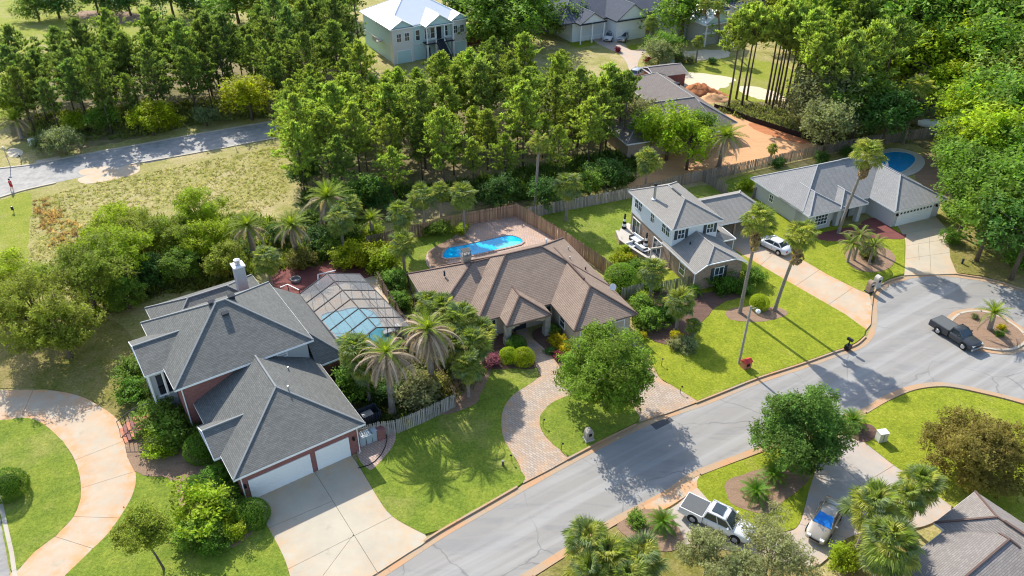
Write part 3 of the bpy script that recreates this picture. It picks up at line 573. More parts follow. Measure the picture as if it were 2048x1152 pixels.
# ================================================================= HOUSES
def house(name, label, o, az, cat='house'): return thing(name, label, cat, (o[0], o[1], 0), R(az))
def wing(H, u0, u1, v0, v1, ze, ridge, mat, cap, fascia='white_trim', gable=None, ft=.2):
    """one roof wing. ridge = ('v'|'u', start, end, z[, centre]); start==v0 (or u0) makes a gable end"""
    b = MB(); ax, r0, r1, zr = ridge[:4]; e = [(u0, v0, ze), (u1, v0, ze), (u1, v1, ze), (u0, v1, ze)]
    gab = []
    if ax == 'v':
        um = ridge[4] if len(ridge) > 4 else (u0+u1)/2; p, q = (um, r0, zr), (um, r1, zr)
        b.poly([e[1], e[2], q, p]); b.poly([e[3], e[0], p, q])
        (gab if r0 <= v0 else b.f and []).append((e[0], e[1], p)) if r0 <= v0 else b.poly([e[0], e[1], p])
        gab.append((e[2], e[3], q)) if r1 >= v1 else b.poly([e[2], e[3], q])
    else:
        vm = ridge[4] if len(ridge) > 4 else (v0+v1)/2; p, q = (r0, vm, zr), (r1, vm, zr)
        b.poly([e[0], e[1], q, p]); b.poly([e[2], e[3], p, q])
        gab.append((e[3], e[0], p)) if r0 <= u0 else b.poly([e[3], e[0], p])
        gab.append((e[1], e[2], q)) if r1 >= u1 else b.poly([e[1], e[2], q])
    rf = b.build('roof', mat, H)
    for g in gab:
        gb = MB(); c = sum((Vector(x) for x in g), Vector())/3; inn = Vector(((u0+u1)/2, (v0+v1)/2, c.z)); 
        d = Vector((inn.x-c.x, 0, 0)) if ax == 'u' else Vector((0, inn.y-c.y, 0)); d.normalize()
        sh = [Vector(x)+d*.35 for x in g]; sh = [Vector((x.x, x.y, x.z-(.05 if i == 2 else 0))) for i, x in enumerate(sh)]
        gb.poly(sh); gb.build('gable', gable or 'siding_white', H)
        rk = MB(); rk.tube([Vector(g[0])-Vector((0, 0, .07)), Vector(g[2])-Vector((0, 0, .07)), Vector(g[1])-Vector((0, 0, .07))], .075, 4); rk.build('barge_board', fascia, rf)
    cp = MB()
    def line(a, c): cp.tube([Vector(a)+Vector((0, 0, .0)), Vector(c)+Vector((0, 0, .0))], .10, 4)
    if p != q: line(p, q)
    for a, c in ((e[0], p), (e[1], p if ax == 'v' else q), (e[2], q), (e[3], q if ax == 'v' else p)):
        if not any(a in g and c in g for g in gab): line(a, c)
    if len(cp.f): cp.build('ridge_cap', cap, rf)
    fb = MB(); a = .02
    for x0, x1, y0, y1 in ((u0-a, u1+a, v0-a, v0+.1), (u0-a, u1+a, v1-.1, v1+a), (u0-a, u0+.1, v0+.1, v1-.1), (u1-.1, u1+a, v0+.1, v1-.1)): fb.box(x0, x1, y0, y1, ze-ft, ze-.012)
    fb.build('fascia', fascia, rf)
    sb = MB(); sb.poly([(u0+.1, v0+.1, ze-ft*.6), (u0+.1, v1-.1, ze-ft*.6), (u1-.1, v1-.1, ze-ft*.6), (u1-.1, v0+.1, ze-ft*.6)]); sb.build('soffit', fascia, rf)
    return rf
def walls(H, u0, u1, v0, v1, z0, z1, mat, name='wall'):
    """four walls, each its own piece"""
    t = .2
    for x0, x1, y0, y1 in ((u0, u1, v0, v0+t), (u0, u1, v1-t, v1), (u0, u0+t, v0+t, v1-t), (u1-t, u1, v0+t, v1-t)):
        MB().box(x0, x1, y0, y1, z0, z1).build(name, mat, H)
def window(H, u, v, z, w_, h, face='f', trim='white_trim', bars=(1, 2), shut=None, name='window'):
    """face: f(front,-v) b(back) l(left,-u) r(right,+u); u,v on the wall plane; z sill height"""
    ang = {'f': 0, 'r': math.pi/2, 'b': math.pi, 'l': -math.pi/2}[face]
    b = MB(); t = .09; hw = w_/2
    b.box(-hw-t, hw+t, -.06, .02, -t, 0).box(-hw-t, hw+t, -.06, .02, h, h+t).box(-hw-t, -hw, -.06, .02, 0, h).box(hw, hw+t, -.06, .02, 0, h)
    for i in range(1, bars[0]): x = -hw+w_*i/bars[0]; b.box(x-.025, x+.025, -.045, .0, 0, h)
    for i in range(1, bars[1]): y = h*i/bars[1]; b.box(-hw, hw, -.05, .0, y-.03, y+.03)
    o = b.build(name, trim, H); o.location = (u, v, z); o.rotation_euler = (0, 0, ang)
    MB().box(-hw, hw, -.025, .01, 0, h).build('pane', 'glass', o)
    if shut:
        for s in (-1, 1):
            x = s*(hw+t+.2); sb = MB().box(x-.19, x+.19, -.07, .01, -.05, h+.05)
            for k in range(6): sb.box(x-.15, x+.15, -.085, -.07, h*(k+.15)/6, h*(k+.7)/6)
            sb.build('shutter', shut, o)
    return o
def garage_door(H, u0, u1, v, h, mat='white_door', lights=False, rows=4):
    cols = max(2, round((u1-u0)/.61/2)*2)
    o = MB().box(u0, u1, v-.03, v+.05, 0, h).build('garage_door', mat, H)
    fr = MB().box(u0-.12, u0, v-.06, v+.02, 0, h+.12).box(u1, u1+.12, v-.06, v+.02, 0, h+.12).box(u0, u1, v-.06, v+.02, h, h+.12).build('door_frame', 'white_trim', o)
    pm = None; pw = (u1-u0)/cols; ph = h/rows
    for j in range(rows):
        for i in range(cols):
            if lights and j == rows-1:
                MB().box(u0+i*pw+.12, u0+(i+1)*pw-.12, v-.05, v-.031, j*ph+.14, (j+1)*ph-.14).build('light_pane', 'glass', o); continue
            if pm is None: pm = MB().box(.07, pw-.07, -.045, -.031, .07, ph-.07).mesh('panel')
            p = link('panel', pm, mat, o); p.location = (u0+i*pw, v, j*ph)
    return o
def pipe(H, name, pts, mat='white_trim', r=.055): return MB().tube(pts, r, 6).build(name, mat, H)
def vent(H, u, v, z, h=.35, r=.06, mat='galvanised', name='roof_vent'):
    return MB().tube([(u, v, z-.3), (u, v, z+h)], r, 8).build(name, mat, H)
def dish(H, u, v, z, az=0.):
    b = MB(); b.lathe([(.03, 0), (.16, .02), (.28, .07), (.36, .13), (.35, .14), (.2, .05)], 14); o = b.build('satellite_dish', 'white_trim', H); o.location = (u, v, z+.45); o.rotation_euler = (R(55), 0, az)
    MB().tube([(0, 0, 0), (0, -.35, -.3)], .025, 6).build('arm', 'galvanised', o); return o

# ---- brick two-storey house, lower left
HA = house('brick_house', 'two-storey red brick house with dark grey shingle hip roofs and two white garage doors', G(508.5, 998.5), 34.4)
sg, rg = 'shingles_grey', 'ridge_grey'
walls(HA, -.7, 9.5, 0, 10.3, 0, 3.1, 'brick_red'); walls(HA, -1.9, 9.5, 10.3, 21, 0, 5.7, 'brick_red')
walls(HA, 9.5, 12.2, 9.8, 20.9, 0, 3.0, 'brick_red'); walls(HA, -.6, 9.7, 21, 27.5, 0, 3, 'brick_red')
MB().poly([(3.2, 10.24, 3.2), (9.52, 10.24, 3.2), (9.52, 10.24, 5.75), (3.2, 10.24, 5.75)]).build('wall_panel', 'stucco_grey', HA)
wing(HA, -1.2, 10.05, -.4, 11, 3.3, ('v', 5.1, 11, 6.0, 4.75), sg, rg, gable='brick_red')
wing(HA, -1.75, 2.5, 2.7, 7.3, 3.25, ('u', -1.75, 2.5, 4.55), sg, rg, gable='brick_red')
wing(HA, -2.4, 10.0, 9.7, 21.3, 5.8, ('u', 3.6, 4.4, 9.15), sg, rg)
wing(HA, -4.0, 1.2, 13.1, 19, 5.75, ('u', -4.0, 1.2, 7.1), sg, rg, gable='stucco_grey')
wing(HA, -1.1, 10.1, 20, 28, 3.1, ('u', 2.6, 6.5, 5.2), sg, rg)
b = MB(); b.poly([(9.8, 12.2, 5.62), (12.7, 9.2, 3.1), (12.9, 21.4, 3.1), (9.8, 21.0, 5.62)]).poly([(9.8, 12.2, 5.62), (9.75, 9.2, 3.1), (12.7, 9.2, 3.1)]).poly([(9.8, 21, 5.62), (12.9, 21.4, 3.1), (9.8, 21.4, 3.1)])
rf = b.build('roof', sg, HA); MB().box(9.8, 12.75, 9.15, 9.3, 2.92, 3.09).build('fascia', 'white_trim', rf); MB().box(12.75, 12.93, 9.3, 21.4, 2.92, 3.07).build('gutter', 'dark_trim', rf); MB().tube([(9.8, 12.2, 5.62), (12.7, 9.2, 3.1)], .1, 4).build('ridge_cap', rg, rf)
garage_door(HA, 0, 4.95, -.02, 2.13); garage_door(HA, 5.65, 8.4, -.02, 2.13)
for u in (-.42, 8.95):
    o = MB().box(u-.09, u+.09, -.2, -.01, 1.7, 2.0).tube([(u, -.1, 2.0), (u, -.1, 2.1)], [.1, .02], 6).build('wall_lantern', 'black_metal', HA)
pipe(HA, 'downspout', [(-.55, -.3, 3.1), (-.6, -.07, 2.9), (-.6, -.07, .15), (-.6, -.3, .05)]); pipe(HA, 'downspout', [(9.3, -.35, 3.1), (9.35, -.08, 2.9), (9.35, -.08, .15), (9.0, -.5, .05)])
pipe(HA, 'downspout', [(-1.75, 9.9, 5.6), (-1.8, 10.22, 5.3), (-1.8, 10.22, .1)])
window(HA, 7.1, 10.28, 4.75, .8, .5, 'f'); window(HA, -.72, 2.3, .6, .9, 1.2, 'l')
# porch tower on the left front; a dark panel paints the shade inside the balcony recess
walls(HA, -3.7, -1.9, 13.5, 18.6, 0, 5.6, 'stucco_grey', 'porch_wall')
o = MB().box(-3.2, -2.1, 13.42, 13.5, 3.0, 5.1).build('balcony_shade_panel', 'dark_trim', HA)
MB().box(-3.35, -2.0, 13.3, 13.5, 2.9, 3.02).build('sill', 'white_trim', o); bb = MB()
for k in range(9): bb.tube([(-3.2+k*.14, 13.36, 3.02), (-3.2+k*.14, 13.36, 3.9)], .02, 4)
bb.box(-3.25, -2.05, 13.32, 13.4, 3.9, 3.96).build('railing', 'black_metal', o)
pipe(HA, 'porch_post', [(-3.75, 13.3, 5.5), (-3.75, 13.3, 0)], r=.1)
pipe(HA, 'porch_post', [(-2.6, 13.2, 5.6), (-2.6, 13.2, 3.0)], r=.12)
# chimney, vents
ch = MB().box(7.3, 8.3, 22.6, 23.6, 2.5, 7.6).build('chimney', 'stucco_grey', HA)
MB().box(7.2, 8.4, 22.5, 23.7, 7.6, 7.75).build('cap', 'white_trim', ch); MB().lathe([(.28, 7.75), (.28, 8.2), (.34, 8.22), (.34, 8.3), (.02, 8.42)], 10, (7.8, 23.1, 0)).build('flue', 'galvanised', ch)
for u, v, z in ((3.3, 15.9, 8.85), (5.1, 16.0, 8.75), (3.9, 14.3, 8.3)): MB().box(u-.25, u+.25, v-.2, v+.2, z-.1, z+.22).box(u-.32, u+.32, v-.27, v+.27, z+.22, z+.3).build('roof_vent', 'dark_trim', HA)
vent(HA, 5.6, 4.6, 5.7); vent(HA, 6.8, 8.0, 4.9)
# brick steps up to the porch
st = thing('porch_steps', 'red brick steps with dark railings climbing to the porch of the brick house', 'steps', G(278, 862), R(34.4))
for k in range(5): MB().box(-1.4+k*.32, 2.4, -1.1, 1.1, k*.17, (k+1)*.17).build('step', 'brick_red' if k % 2 else 'orange_brick', st)
for s in (-1.15, 1.1):
    rl = MB()
    for k in range(12): x = -1.4+k*.33; z = .17*min(5, 1+max(0, (x+1.4)/.32)); rl.tube([(x, s, 0), (x, s, z+.85)], .025, 4)
    rl.tube([(-1.4, s, 1.02), (.2, s, 1.75), (2.3, s, 1.75)], .04, 4); rl.build('railing', 'bronze', st)
lg = thing('garden_bench', 'orange brick seat beside the porch', 'bench', G(341, 815, 1.0), R(34.4)); lg.location.z = 0
MB().box(-.5, .5, -.8, .8, 0, .5).build('seat', 'orange_brick', lg); MB().box(-.5, .5, .8, 1.0, 0, 1.1).build('backrest', 'orange_brick', lg)  # seat and backrest share the plain orange brick colour
# screened pool cage
sc_ = thing('pool_cage', 'dark framed pool cage with grey insect screens beside the brick house', 'pool enclosure', HA.location, R(34.4))
vs_ = [9.9+i*(21.6-9.9)/6 for i in range(7)]; U0, UM, U1, Z0, ZM = 12.95, 16.3, 19.9, 3.0, 4.4
for i, v in enumerate(vs_):
    MB().tube([(U0, v, Z0), (UM, v, ZM), (U1, v+(.0), Z0), (U1, v, 0)], .07, 4).build('frame_beam', 'bronze', sc_)
for a, c in (((U0, Z0), 0), ((UM, ZM), 0), ((U1, Z0), 0), (((U0+UM)/2, (Z0+ZM)/2), 1), (((U1+UM)/2, (Z0+ZM)/2), 1), ((U1, 1.2), 1)):
    MB().tube([(a[0], vs_[0], a[1]), (a[0], vs_[-1], a[1])], .06 if not c else .035, 4).build('rail', 'bronze', sc_)
for i in range(6):
    a, c = vs_[i]+.03, vs_[i+1]-.03
    for (x0, z0, x1, z1) in ((U0, Z0, UM, ZM), (UM, ZM, U1, Z0), (U1, Z0, U1, .1)):
        MB().poly([(x0, a, z0), (x1, a, z1), (x1, c, z1), (x0, c, z0)]).build('screen', 'insect_screen', sc_, fix=False)
for v in (vs_[0], vs_[-1]):
    for x in (14.2, 15.5, 17.4, 18.7): MB().tube([(x, v, 0), (x, v, ZM-abs(x-UM)*.4)], .035, 4).build('post', 'bronze', sc_)
    MB().poly([(U0, v, 0), (U1, v, 0), (U1, v, Z0), (UM, v, ZM), (U0, v, Z0)]).build('screen', 'insect_screen', sc_)
# low white railing posts behind the cage
for i, (px, nm) in enumerate((([(560, 575), (575, 569), (598, 580)], 'white-topped garden rail by the dark red mulch'), ([(636, 568), (636, 549), (671, 541)], 'white-topped garden rail behind the pool cage'))):
    P = [G(x, y, .9) for x, y in px]; t = thing('garden_rail', nm, 'railing', (P[0].x, P[0].y, 0)); o_ = Vector((P[0].x, P[0].y, 0)); Q = [p-o_ for p in P]
    MB().tube(Q, .07, 4).build('top_rail', 'white_trim', t)
    for q in Q: MB().tube([q, (q.x, q.y, 0)], .05, 4).build('post', 'dark_trim', t)

# ---- brown-roofed house, centre
oB = G(1148.4, 662.2, 2.8)
HB = house('brown_roofed_house', 'single-storey tan house with a large brown shingle hip roof', oB, 23.8)
sb, rb, gb = 'shingles_brown', 'ridge_brown', 'gutter_brown'
walls(HB, .5, 6.8, .5, 12, 0, 2.7, 'stucco_tan'); walls(HB, -7.6, 6.7, 5.8, 16.3, 0, 2.7, 'stucco_tan'); walls(HB, -11.4, -5, 8.3, 16.2, 0, 2.7, 'stucco_tan')
wing(HB, 0, 7.3, 0, 12, 2.8, ('v', 3.65, 12, 4.95), sb, rb, gb, ft=.16)
wing(HB, -8.2, 7.3, 5.2, 16.8, 2.8, ('u', -2.6, 1.5, 6.2), sb, rb, gb, ft=.16)
wing(HB, -11.9, 2, 7.75, 16.7, 2.8, ('u', -6.0, 1, 5.35), sb, rb, gb, ft=.16)
wing(HB, -5.8, -.8, 3.4, 10.5, 2.8, ('v', 5.9, 10.5, 4.25), sb, rb, gb, ft=.16)
garage_door(HB, 1.0, 6.0, .46, 2.1, 'stucco_tan')
for u in (-5.5, -1.1):
    o = MB().box(u-.3, u+.3, 3.6, 4.2, 0, 2.7).build('porch_pillar', 'stone_blocks', HB); MB().box(u-.36, u+.36, 3.54, 4.26, 0, .9).build('pillar_base', 'light_stone', o)
arch = MB()
for k in range(8):
    t0, t1 = k/8, (k+1)/8; x0, x1 = -5.2+3.8*t0, -5.2+3.8*t1; z = 1.95+.45*math.sin(math.pi*(t0+t1)/2)
    arch.box(x0, x1, 3.75, 3.95, z, 2.7)
arch.build('porch_arch', 'stucco_tan', HB)
MB().box(-4.0, -2.6, 5.7, 5.79, 0, 2.2).build('front_door', 'dark_trim', HB)
window(HB, -6.7, 5.78, .55, 1.3, 1.6, 'f', bars=(2, 2)); window(HB, .2 -.5, 5.78, .55, 1.1, 1.6, 'f', bars=(2, 2)); window(HB, -2.0, 5.78, .9, .8, 1.4, 'f')
MB().box(-7.6, -5.8, 5.6, 5.79, 0, .5).build('stone_skirt', 'stone_blocks', HB)
window(HB, .48, 3.4, .9, 1.0, 1.3, 'l'); window(HB, 6.82, 3.5, .9, 1.0, 1.2, 'r')
ch = MB().box(-6.7, -5.8, 12.95, 13.75, 4.2, 5.75).build('chimney', 'brick_tan', HB)
MB().box(-6.75, -5.75, 12.9, 13.8, 5.75, 5.82).build('cap', 'stucco_dark', ch); cg = MB()
for x, y in ((-6.65, 13), (-6.2, 13), (-5.85, 13), (-6.65, 13.7), (-6.2, 13.7), (-5.85, 13.7)): cg.tube([(x, y, 5.8), (x, y, 6.3)], .03, 4)
cg.box(-6.72, -5.78, 12.93, 13.77, 6.3, 6.34).build('chimney_cage', 'bronze', ch)
vent(HB, 3.2, 13.1, 5.3, .3, .1, 'white_trim'); vent(HB, 4.6, 10.0, 4.4, .3, .08, 'light_stone'); vent(HB, -9.0, 12.6, 4.5, .3, .1, 'dark_trim'); vent(HB, 5.6, 8.2, 3.8, .3, .08, 'dark_trim'); vent(HB, 6.0, 13.0, 3.7, .25, .07)
dish(HB, 7.0, 4.6, 2.9, -.6)
MB().box(3.55, 3.75, 5.0, 8.8, 4.93, 5.12).build('ridge_vent', 'ridge_brown', HB)

# ---- white two-storey house
oC = G(1345, 460, 5.5)
HC = house('white_house', 'two-storey house with white siding above brick and a taupe shingle roof', oC, 21)
st_, rt = 'shingles_taupe', 'ridge_taupe'
walls(HC, .4, 6.4, .4, 10.1, 2.7, 5.45, 'siding_white'); walls(HC, .45, 6.35, .45, 10.05, 0, 2.7, 'brick_mixed')
walls(HC, .5, 6.5, -4.9, .45, 0, 2.75, 'brick_mixed')
wing(HC, 0, 6.8, 0, 10.5, 5.5, ('v', 3.4, 7.2, 7.2), st_, rt)
# front wing with clipped gable
b = MB(); ze, zr, zc = 2.8, 4.45, 3.55; u0, u1, um = .1, 6.9, 3.5; k_ = (zc-ze)/(zr-ze); c0, c1 = u0+(um-u0)*k_, u1-(u1-um)*k_
b.poly([(u1, -5.3, ze), (u1, 2, ze), (um, 2, zr), (um, -3.3, zr), (c1, -5.15, zc)]).poly([(u0, 2, ze), (u0, -5.3, ze), (c0, -5.15, zc), (um, -3.3, zr), (um, 2, zr)]).poly([(c0, -5.15, zc), (c1, -5.15, zc), (um, -3.3, zr)])
rf = b.build('roof', st_, HC); cp = MB()
for a, c in (((c0, -5.15, zc), (um, -3.3, zr)), ((c1, -5.15, zc), (um, -3.3, zr)), ((um, -3.3, zr), (um, .4, zr))): cp.tube([a, c], .09, 4)
cp.build('ridge_cap', rt, rf)
MB().tube([(u0, -5.3, ze-.08), (c0, -5.2, zc-.08), (c1, -5.2, zc-.08), (u1, -5.3, ze-.08)], .08, 4).build('barge_board', 'white_trim', rf)
MB().box(u0-.02, u0+.12, -5.3, 2, ze-.2, ze-.01).box(u1-.12, u1+.02, -5.3, 2, ze-.2, ze-.01).build('fascia', 'white_trim', rf)
MB().poly([(.5, -4.88, 2.75), (6.5, -4.88, 2.75), (c1+.1, -4.88, 3.5), (c0-.1, -4.88, 3.5)]).build('gable', 'brick_mixed', HC)
window(HC, 3.5, -4.9, .7, 1.1, 1.9, 'f', shut='shutter', bars=(2, 2))
window(HC, .5, -2.2, .8, 1.0, 1.3, 'l')
for u in (1.5, 5.35): window(HC, u, .4, 3.9, .8, 1.1, 'f', shut='shutter', bars=(2, 2))
for v in (8.9, 8.0): window(HC, .4, v, 3.85, .75, 1.25, 'l', bars=(2, 2))
window(HC, .4, 5.0, 3.85, .75, 1.2, 'l', bars=(2, 2))
for v in (2.35, 1.45): window(HC, .4, v, 3.85, .75, 1.25, 'l', bars=(2, 2))
for v in (8.6, 3.4): o = window(HC, .44, v, .1, 1.7, 2.1, 'l', bars=(2, 1), name='patio_door')
wing(HC, 6.4, 16.4, 3.1, 10, 2.8, ('u', 6.4, 13.6, 4.55), st_, rt, gable='siding_white')
walls(HC, 6.6, 16.0, 8.5, 9.6, 0, 2.7, 'stucco_pale'); 
for u in (16.0, 11.3): MB().box(u-.12, u+.12, 3.4, 3.64, 0, 2.7).build('carport_post', 'brick_mixed', HC)
MB().box(16.0, 16.2, 6.5, 9.6, 0, 2.7).build('wall', 'brick_mixed', HC)
b = MB(); b.poly([(6.4, -.1, 2.6), (8.9, -.1, 2.6), (7.3, .9, 3.3), (6.4, .9, 3.3)]).poly([(8.9, -.1, 2.6), (8.9, 3.1, 2.6), (7.3, 3.1, 3.3), (7.3, .9, 3.3)])
rf = b.build('roof', st_, HC); MB().box(6.9, 8.95, -.15, -.02, 2.45, 2.6).box(8.85, 8.98, -.02, 3.1, 2.45, 2.6).build('fascia', 'white_trim', rf)
pipe(HC, 'porch_post', [(8.75, .05, 2.45), (8.75, .05, 0)], r=.07)
pf = MB().tube([(1.2, 6.4, 5.8), (1.2, 6.4, 7.9)], .16, 10).build('flue_pipe', 'galvanised', HC); MB().lathe([(.2, 7.9), (.2, 8.15), (.03, 8.2)], 10, (1.2, 6.4, 0)).build('cap', 'dark_trim', pf); MB().lathe([(.32, 6.05), (.3, 6.15), (.17, 6.2)], 10, (1.2, 6.4, 0)).build('flashing', 'white_trim', pf)
MB().box(3.3, 3.5, 4.2, 6.2, 7.2, 7.32).build('ridge_vent', 'shutter', HC)
vent(HC, 2.0, -.9, 3.7, .3, .08, 'dark_trim'); pipe(HC, 'downspout', [(.3, -4.98, 2.7), (.3, -4.98, .1)])

# ---- grey stucco house, right
oD = G(1790.8, 423.1, 2.7)
HD = house('grey_stucco_house', 'single-storey pale grey stucco house with a wide light grey hip roof', oD, 22.7)
sp, rp = 'shingles_pale', 'ridge_pale'
walls(HD, .5, 8.3, .45, 10, 0, 2.6, 'stucco_pale'); walls(HD, -10.3, 8.3, 4.9, 14.4, 0, 2.6, 'stucco_pale'); walls(HD, -10.3, -6.6, 3.6, 6, 0, 2.6, 'stucco_pale')
wing(HD, 0, 8.8, 0, 10, 2.7, ('v', 4.4, 10, 4.95), sp, rp)
wing(HD, -10.8, 8.8, 4.4, 14.9, 2.7, ('u', -4.8, 3.2, 5.8), sp, rp)
wing(HD, -10.8, -5.0, 3.1, 9, 2.7, ('v', 6.0, 9, 4.15), sp, rp)
wing(HD, -5.9, -1.4, 3.1, 9, 2.7, ('v', 5.35, 9, 3.95), sp, rp)
garage_door(HD, 1.4, 6.9, .42, 2.15, 'white_door', True)
for u in (.95, 7.6): MB().box(u-.08, u+.08, .2, .44, 1.7, 2.0).build('wall_lantern', 'black_metal', HD)
window(HD, -8.3, 3.6, .8, 1.9, 1.4, 'f', bars=(4, 3)); window(HD, -3.9, 4.88, 1.2, 1.0, .9, 'f'); window(HD, -10.3, 10.8, 1.0, .7, .9, 'l', bars=(2, 2))
for u in (-5.6, -2.2): MB().box(u-.28, u+.28, 3.4, 3.96, 0, 2.6).build('porch_pillar', 'stucco_pale', HD)
MB().box(-3.2, -2.5, 4.8, 4.89, 0, 2.1).build('front_door', 'dark_trim', HD)
pipe(HD, 'downspout', [(1.2, .38, 2.55), (1.2, .38, .05)]); vent(HD, -6.5, 11, 4.6, .25, .07, 'dark_trim'); dish(HD, 8.4, 10.4, 2.8, .5)
MB().box(-.9, 3.0, 9.55, 9.75, 5.78, 5.92).build('ridge_vent', 'ridge_grey', HD)

# ---- pale blue raised house at the top
oE = G(932, 103)
HE = house('blue_raised_house', 'pale blue two-storey house with white metal roof, porch and tall front stairs', oE, 30.5)
mr, rm = 'metal_roof', 'white_trim'
walls(HE, -15.8, 0, 0, 15, 0, 6.6, 'siding_aqua')
MB().box(-15.85, .05, -.06, 0, 3.0, 3.2).build('trim_band', 'siding_cream', HE); MB().box(-15.86, -15.8, 0, 15, 3.0, 3.2).build('trim_band', 'siding_cream', HE)
wing(HE, -16.4, .6, .4, 15.4, 6.8, ('u', -9.6, -6.2, 10.6), mr, rm)
wing(HE, -16.4, -11.2, -.6, 6, 6.8, ('v', -.6, 5, 8.3), mr, rm, gable='siding_aqua')
wing(HE, -9.6, -3.4, -2.0, 7, 6.8, ('v', -2.0, 7, 8.7), mr, rm, gable='siding_aqua')
wing(HE, -3.5, .6, -.6, 5, 6.8, ('v', -.6, 4, 8.0), mr, rm, gable='siding_aqua')
walls(HE, -16, -11.6, -.3, 1, 0, 6.7, 'siding_cream'); walls(HE, -3.2, .1, -.3, 1, 0, 6.7, 'siding_cream')
for u in (-14.6, -12.9): window(HE, u, -.3, 4.2, .9, 1.5, 'f', bars=(2, 2))
for u in (-2.4, -.9): window(HE, u, -.3, 4.2, .8, 1.4, 'f', bars=(2, 2))
for u in (-10.5, -8.6, -7.3, -4.4): window(HE, u, -.02, 3.9, .8, 1.9, 'f', bars=(1, 2))
MB().box(-6.4, -5.4, -.08, 0, 3.5, 5.8).build('front_door', 'dark_trim', HE)
pd = MB().box(-9.5, -3.4, -1.9, -.1, 3.2, 3.4).build('porch_deck', 'dark_trim', HE)
for u in (-9.3, -7.4, -5.5, -3.6):
    MB().box(u-.11, u+.11, -1.85, -1.63, 3.4, 6.7).build('porch_column', 'white_trim', HE); MB().box(u-.18, u+.18, -1.9, -1.55, 0, 3.2).build('pier', 'siding_cream', HE)
for a, c in ((-9.3, -7.4), (-5.5, -3.6)):
    bb = MB().box(a, c, -1.78, -1.7, 4.25, 4.32)
    for k in range(10): x = a+(c-a)*(k+.5)/10; bb.box(x-.02, x+.02, -1.76, -1.72, 3.45, 4.25)
    bb.build('railing', 'white_trim', HE)
for k in range(16): MB().box(-7.3, -5.6, -1.9-(k+1)*.27, -1.9-k*.27, 3.2-(k+1)*.2, 3.26-k*.2).build('stair', 'dark_trim', HE)
for u in (-7.35, -5.55): MB().tube([(u, -1.9, 4.2), (u, -6.2, 1.0), (u, -6.2, 0)], .06, 4).build('stair_rail', 'bronze', HE)
garage_door(HE, -2.9, -.2, -.32, 2.4, 'siding_aqua'); garage_door(HE, -15.2, -12.2, -.32, 2.4, 'siding_aqua'); MB().box(-8.9, -8, -.08, 0, 0, 2.1).build('door', 'dark_trim', HE)
MB().box(-17.2, -15.8, 5.2, 7.2, 3.1, 3.25).box(-17.2, -17.1, 5.2, 7.2, 3.25, 4.1).build('side_balcony', 'light_stone', HE)

# ---- unfinished umber-roofed house behind the dirt lot
oF = G(1475, 245, 2.7); 
HF = house('umber_roofed_house', 'large new house with a plain umber shingle roof at the bare dirt lot', oF, 19)
walls(HF, -8.5, -.5, .5, 22.5, 0, 2.6, 'brick_tan'); walls(HF, -19.5, -6, -1.5, 12, 0, 2.6, 'brick_tan')
wing(HF, -9, 0, 0, 23.3, 2.7, ('v', 4.5, 18.9, 5.1), 'shingles_umber', 'ridge_taupe')
wing(HF, -20, -4, -2, 12.5, 2.7, ('u', -13, -5, 5.6), 'shingles_umber', 'ridge_taupe'); MB().box(-2.6, -1.6, 15.5, 16.4, 3.4, 4.0).build('roof_vent', 'dark_trim', HF)
HF2 = house('red_brick_outbuilding', 'small red brick building with a dark roof behind the umber roof', G(1368, 172), 19, 'outbuilding')
walls(HF2, -6, 0, 0, 5, 0, 2.6, 'brick_red'); wing(HF2, -6.4, .3, -.3, 5.3, 2.6, ('u', -6.4, .3, 3.4), 'shingles_umber', 'ridge_taupe', gable='brick_red')
# ---- board-sided far house
HG = house('far_white_house', 'far white board house with a slate roof and a wide garage gable', G(1290, 74), 28)
walls(HG, -7.6, 0, 0, 12, 0, 4.3, 'siding_white'); wing(HG, -8, .5, -.5, 16, 4.4, ('v', -.5, 16, 7.4), 'shingles_slate', 'ridge_grey', 'dark_trim', 'siding_white')
garage_door(HG, -6.2, -1.2, -.03, 2.2, 'siding_white'); window(HG, -3.8, 0, 5.3, .7, .8, 'f')
walls(HG, -16, -7.5, 4, 16, 0, 4, 'siding_white'); wing(HG, -19, 14, 3.5, 17, 4.2, ('u', -13, 8, 7.6), 'shingles_slate', 'ridge_grey', 'dark_trim')
wing(HG, -15.6, -9, 1.5, 9, 4.2, ('v', 1.5, 9, 6.2), 'shingles_slate', 'ridge_grey', 'dark_trim', 'siding_white'); walls(HG, 4, 13, 5, 16, 0, 4, 'stucco_grey')
for u in (-15.2, -12.4, -9.5): MB().box(u-.12, u+.12, 1.8, 2.04, 0, 4.1).build('porch_column', 'white_trim', HG)
bb = MB().box(-15.2, -9.5, 1.85, 1.95, 1.5, 1.6)
for k in range(18): bb.box(-15.1+k*.31, -15.04+k*.31, 1.86, 1.94, .6, 1.5)
bb.build('railing', 'white_trim', HG)
HH = house('far_gabled_house', 'small far house with a slate gable behind the round green tree', G(1112, 62), 28)
walls(HH, -5.5, 0, 0, 8, 0, 3, 'stucco_dark'); wing(HH, -6, .5, -.5, 9, 3.1, ('v', -.5, 9, 5.2), 'shingles_slate', 'ridge_grey', 'dark_trim', 'siding_cream'); wing(HH, -9, 7, 5, 14, 3.4, ('u', -5, 3, 6.4), 'shingles_slate', 'ridge_grey', 'dark_trim')
HI = house('far_porch_house', 'far blue-grey house with white gable trim behind two tall palms', G(1448, 84), 26)
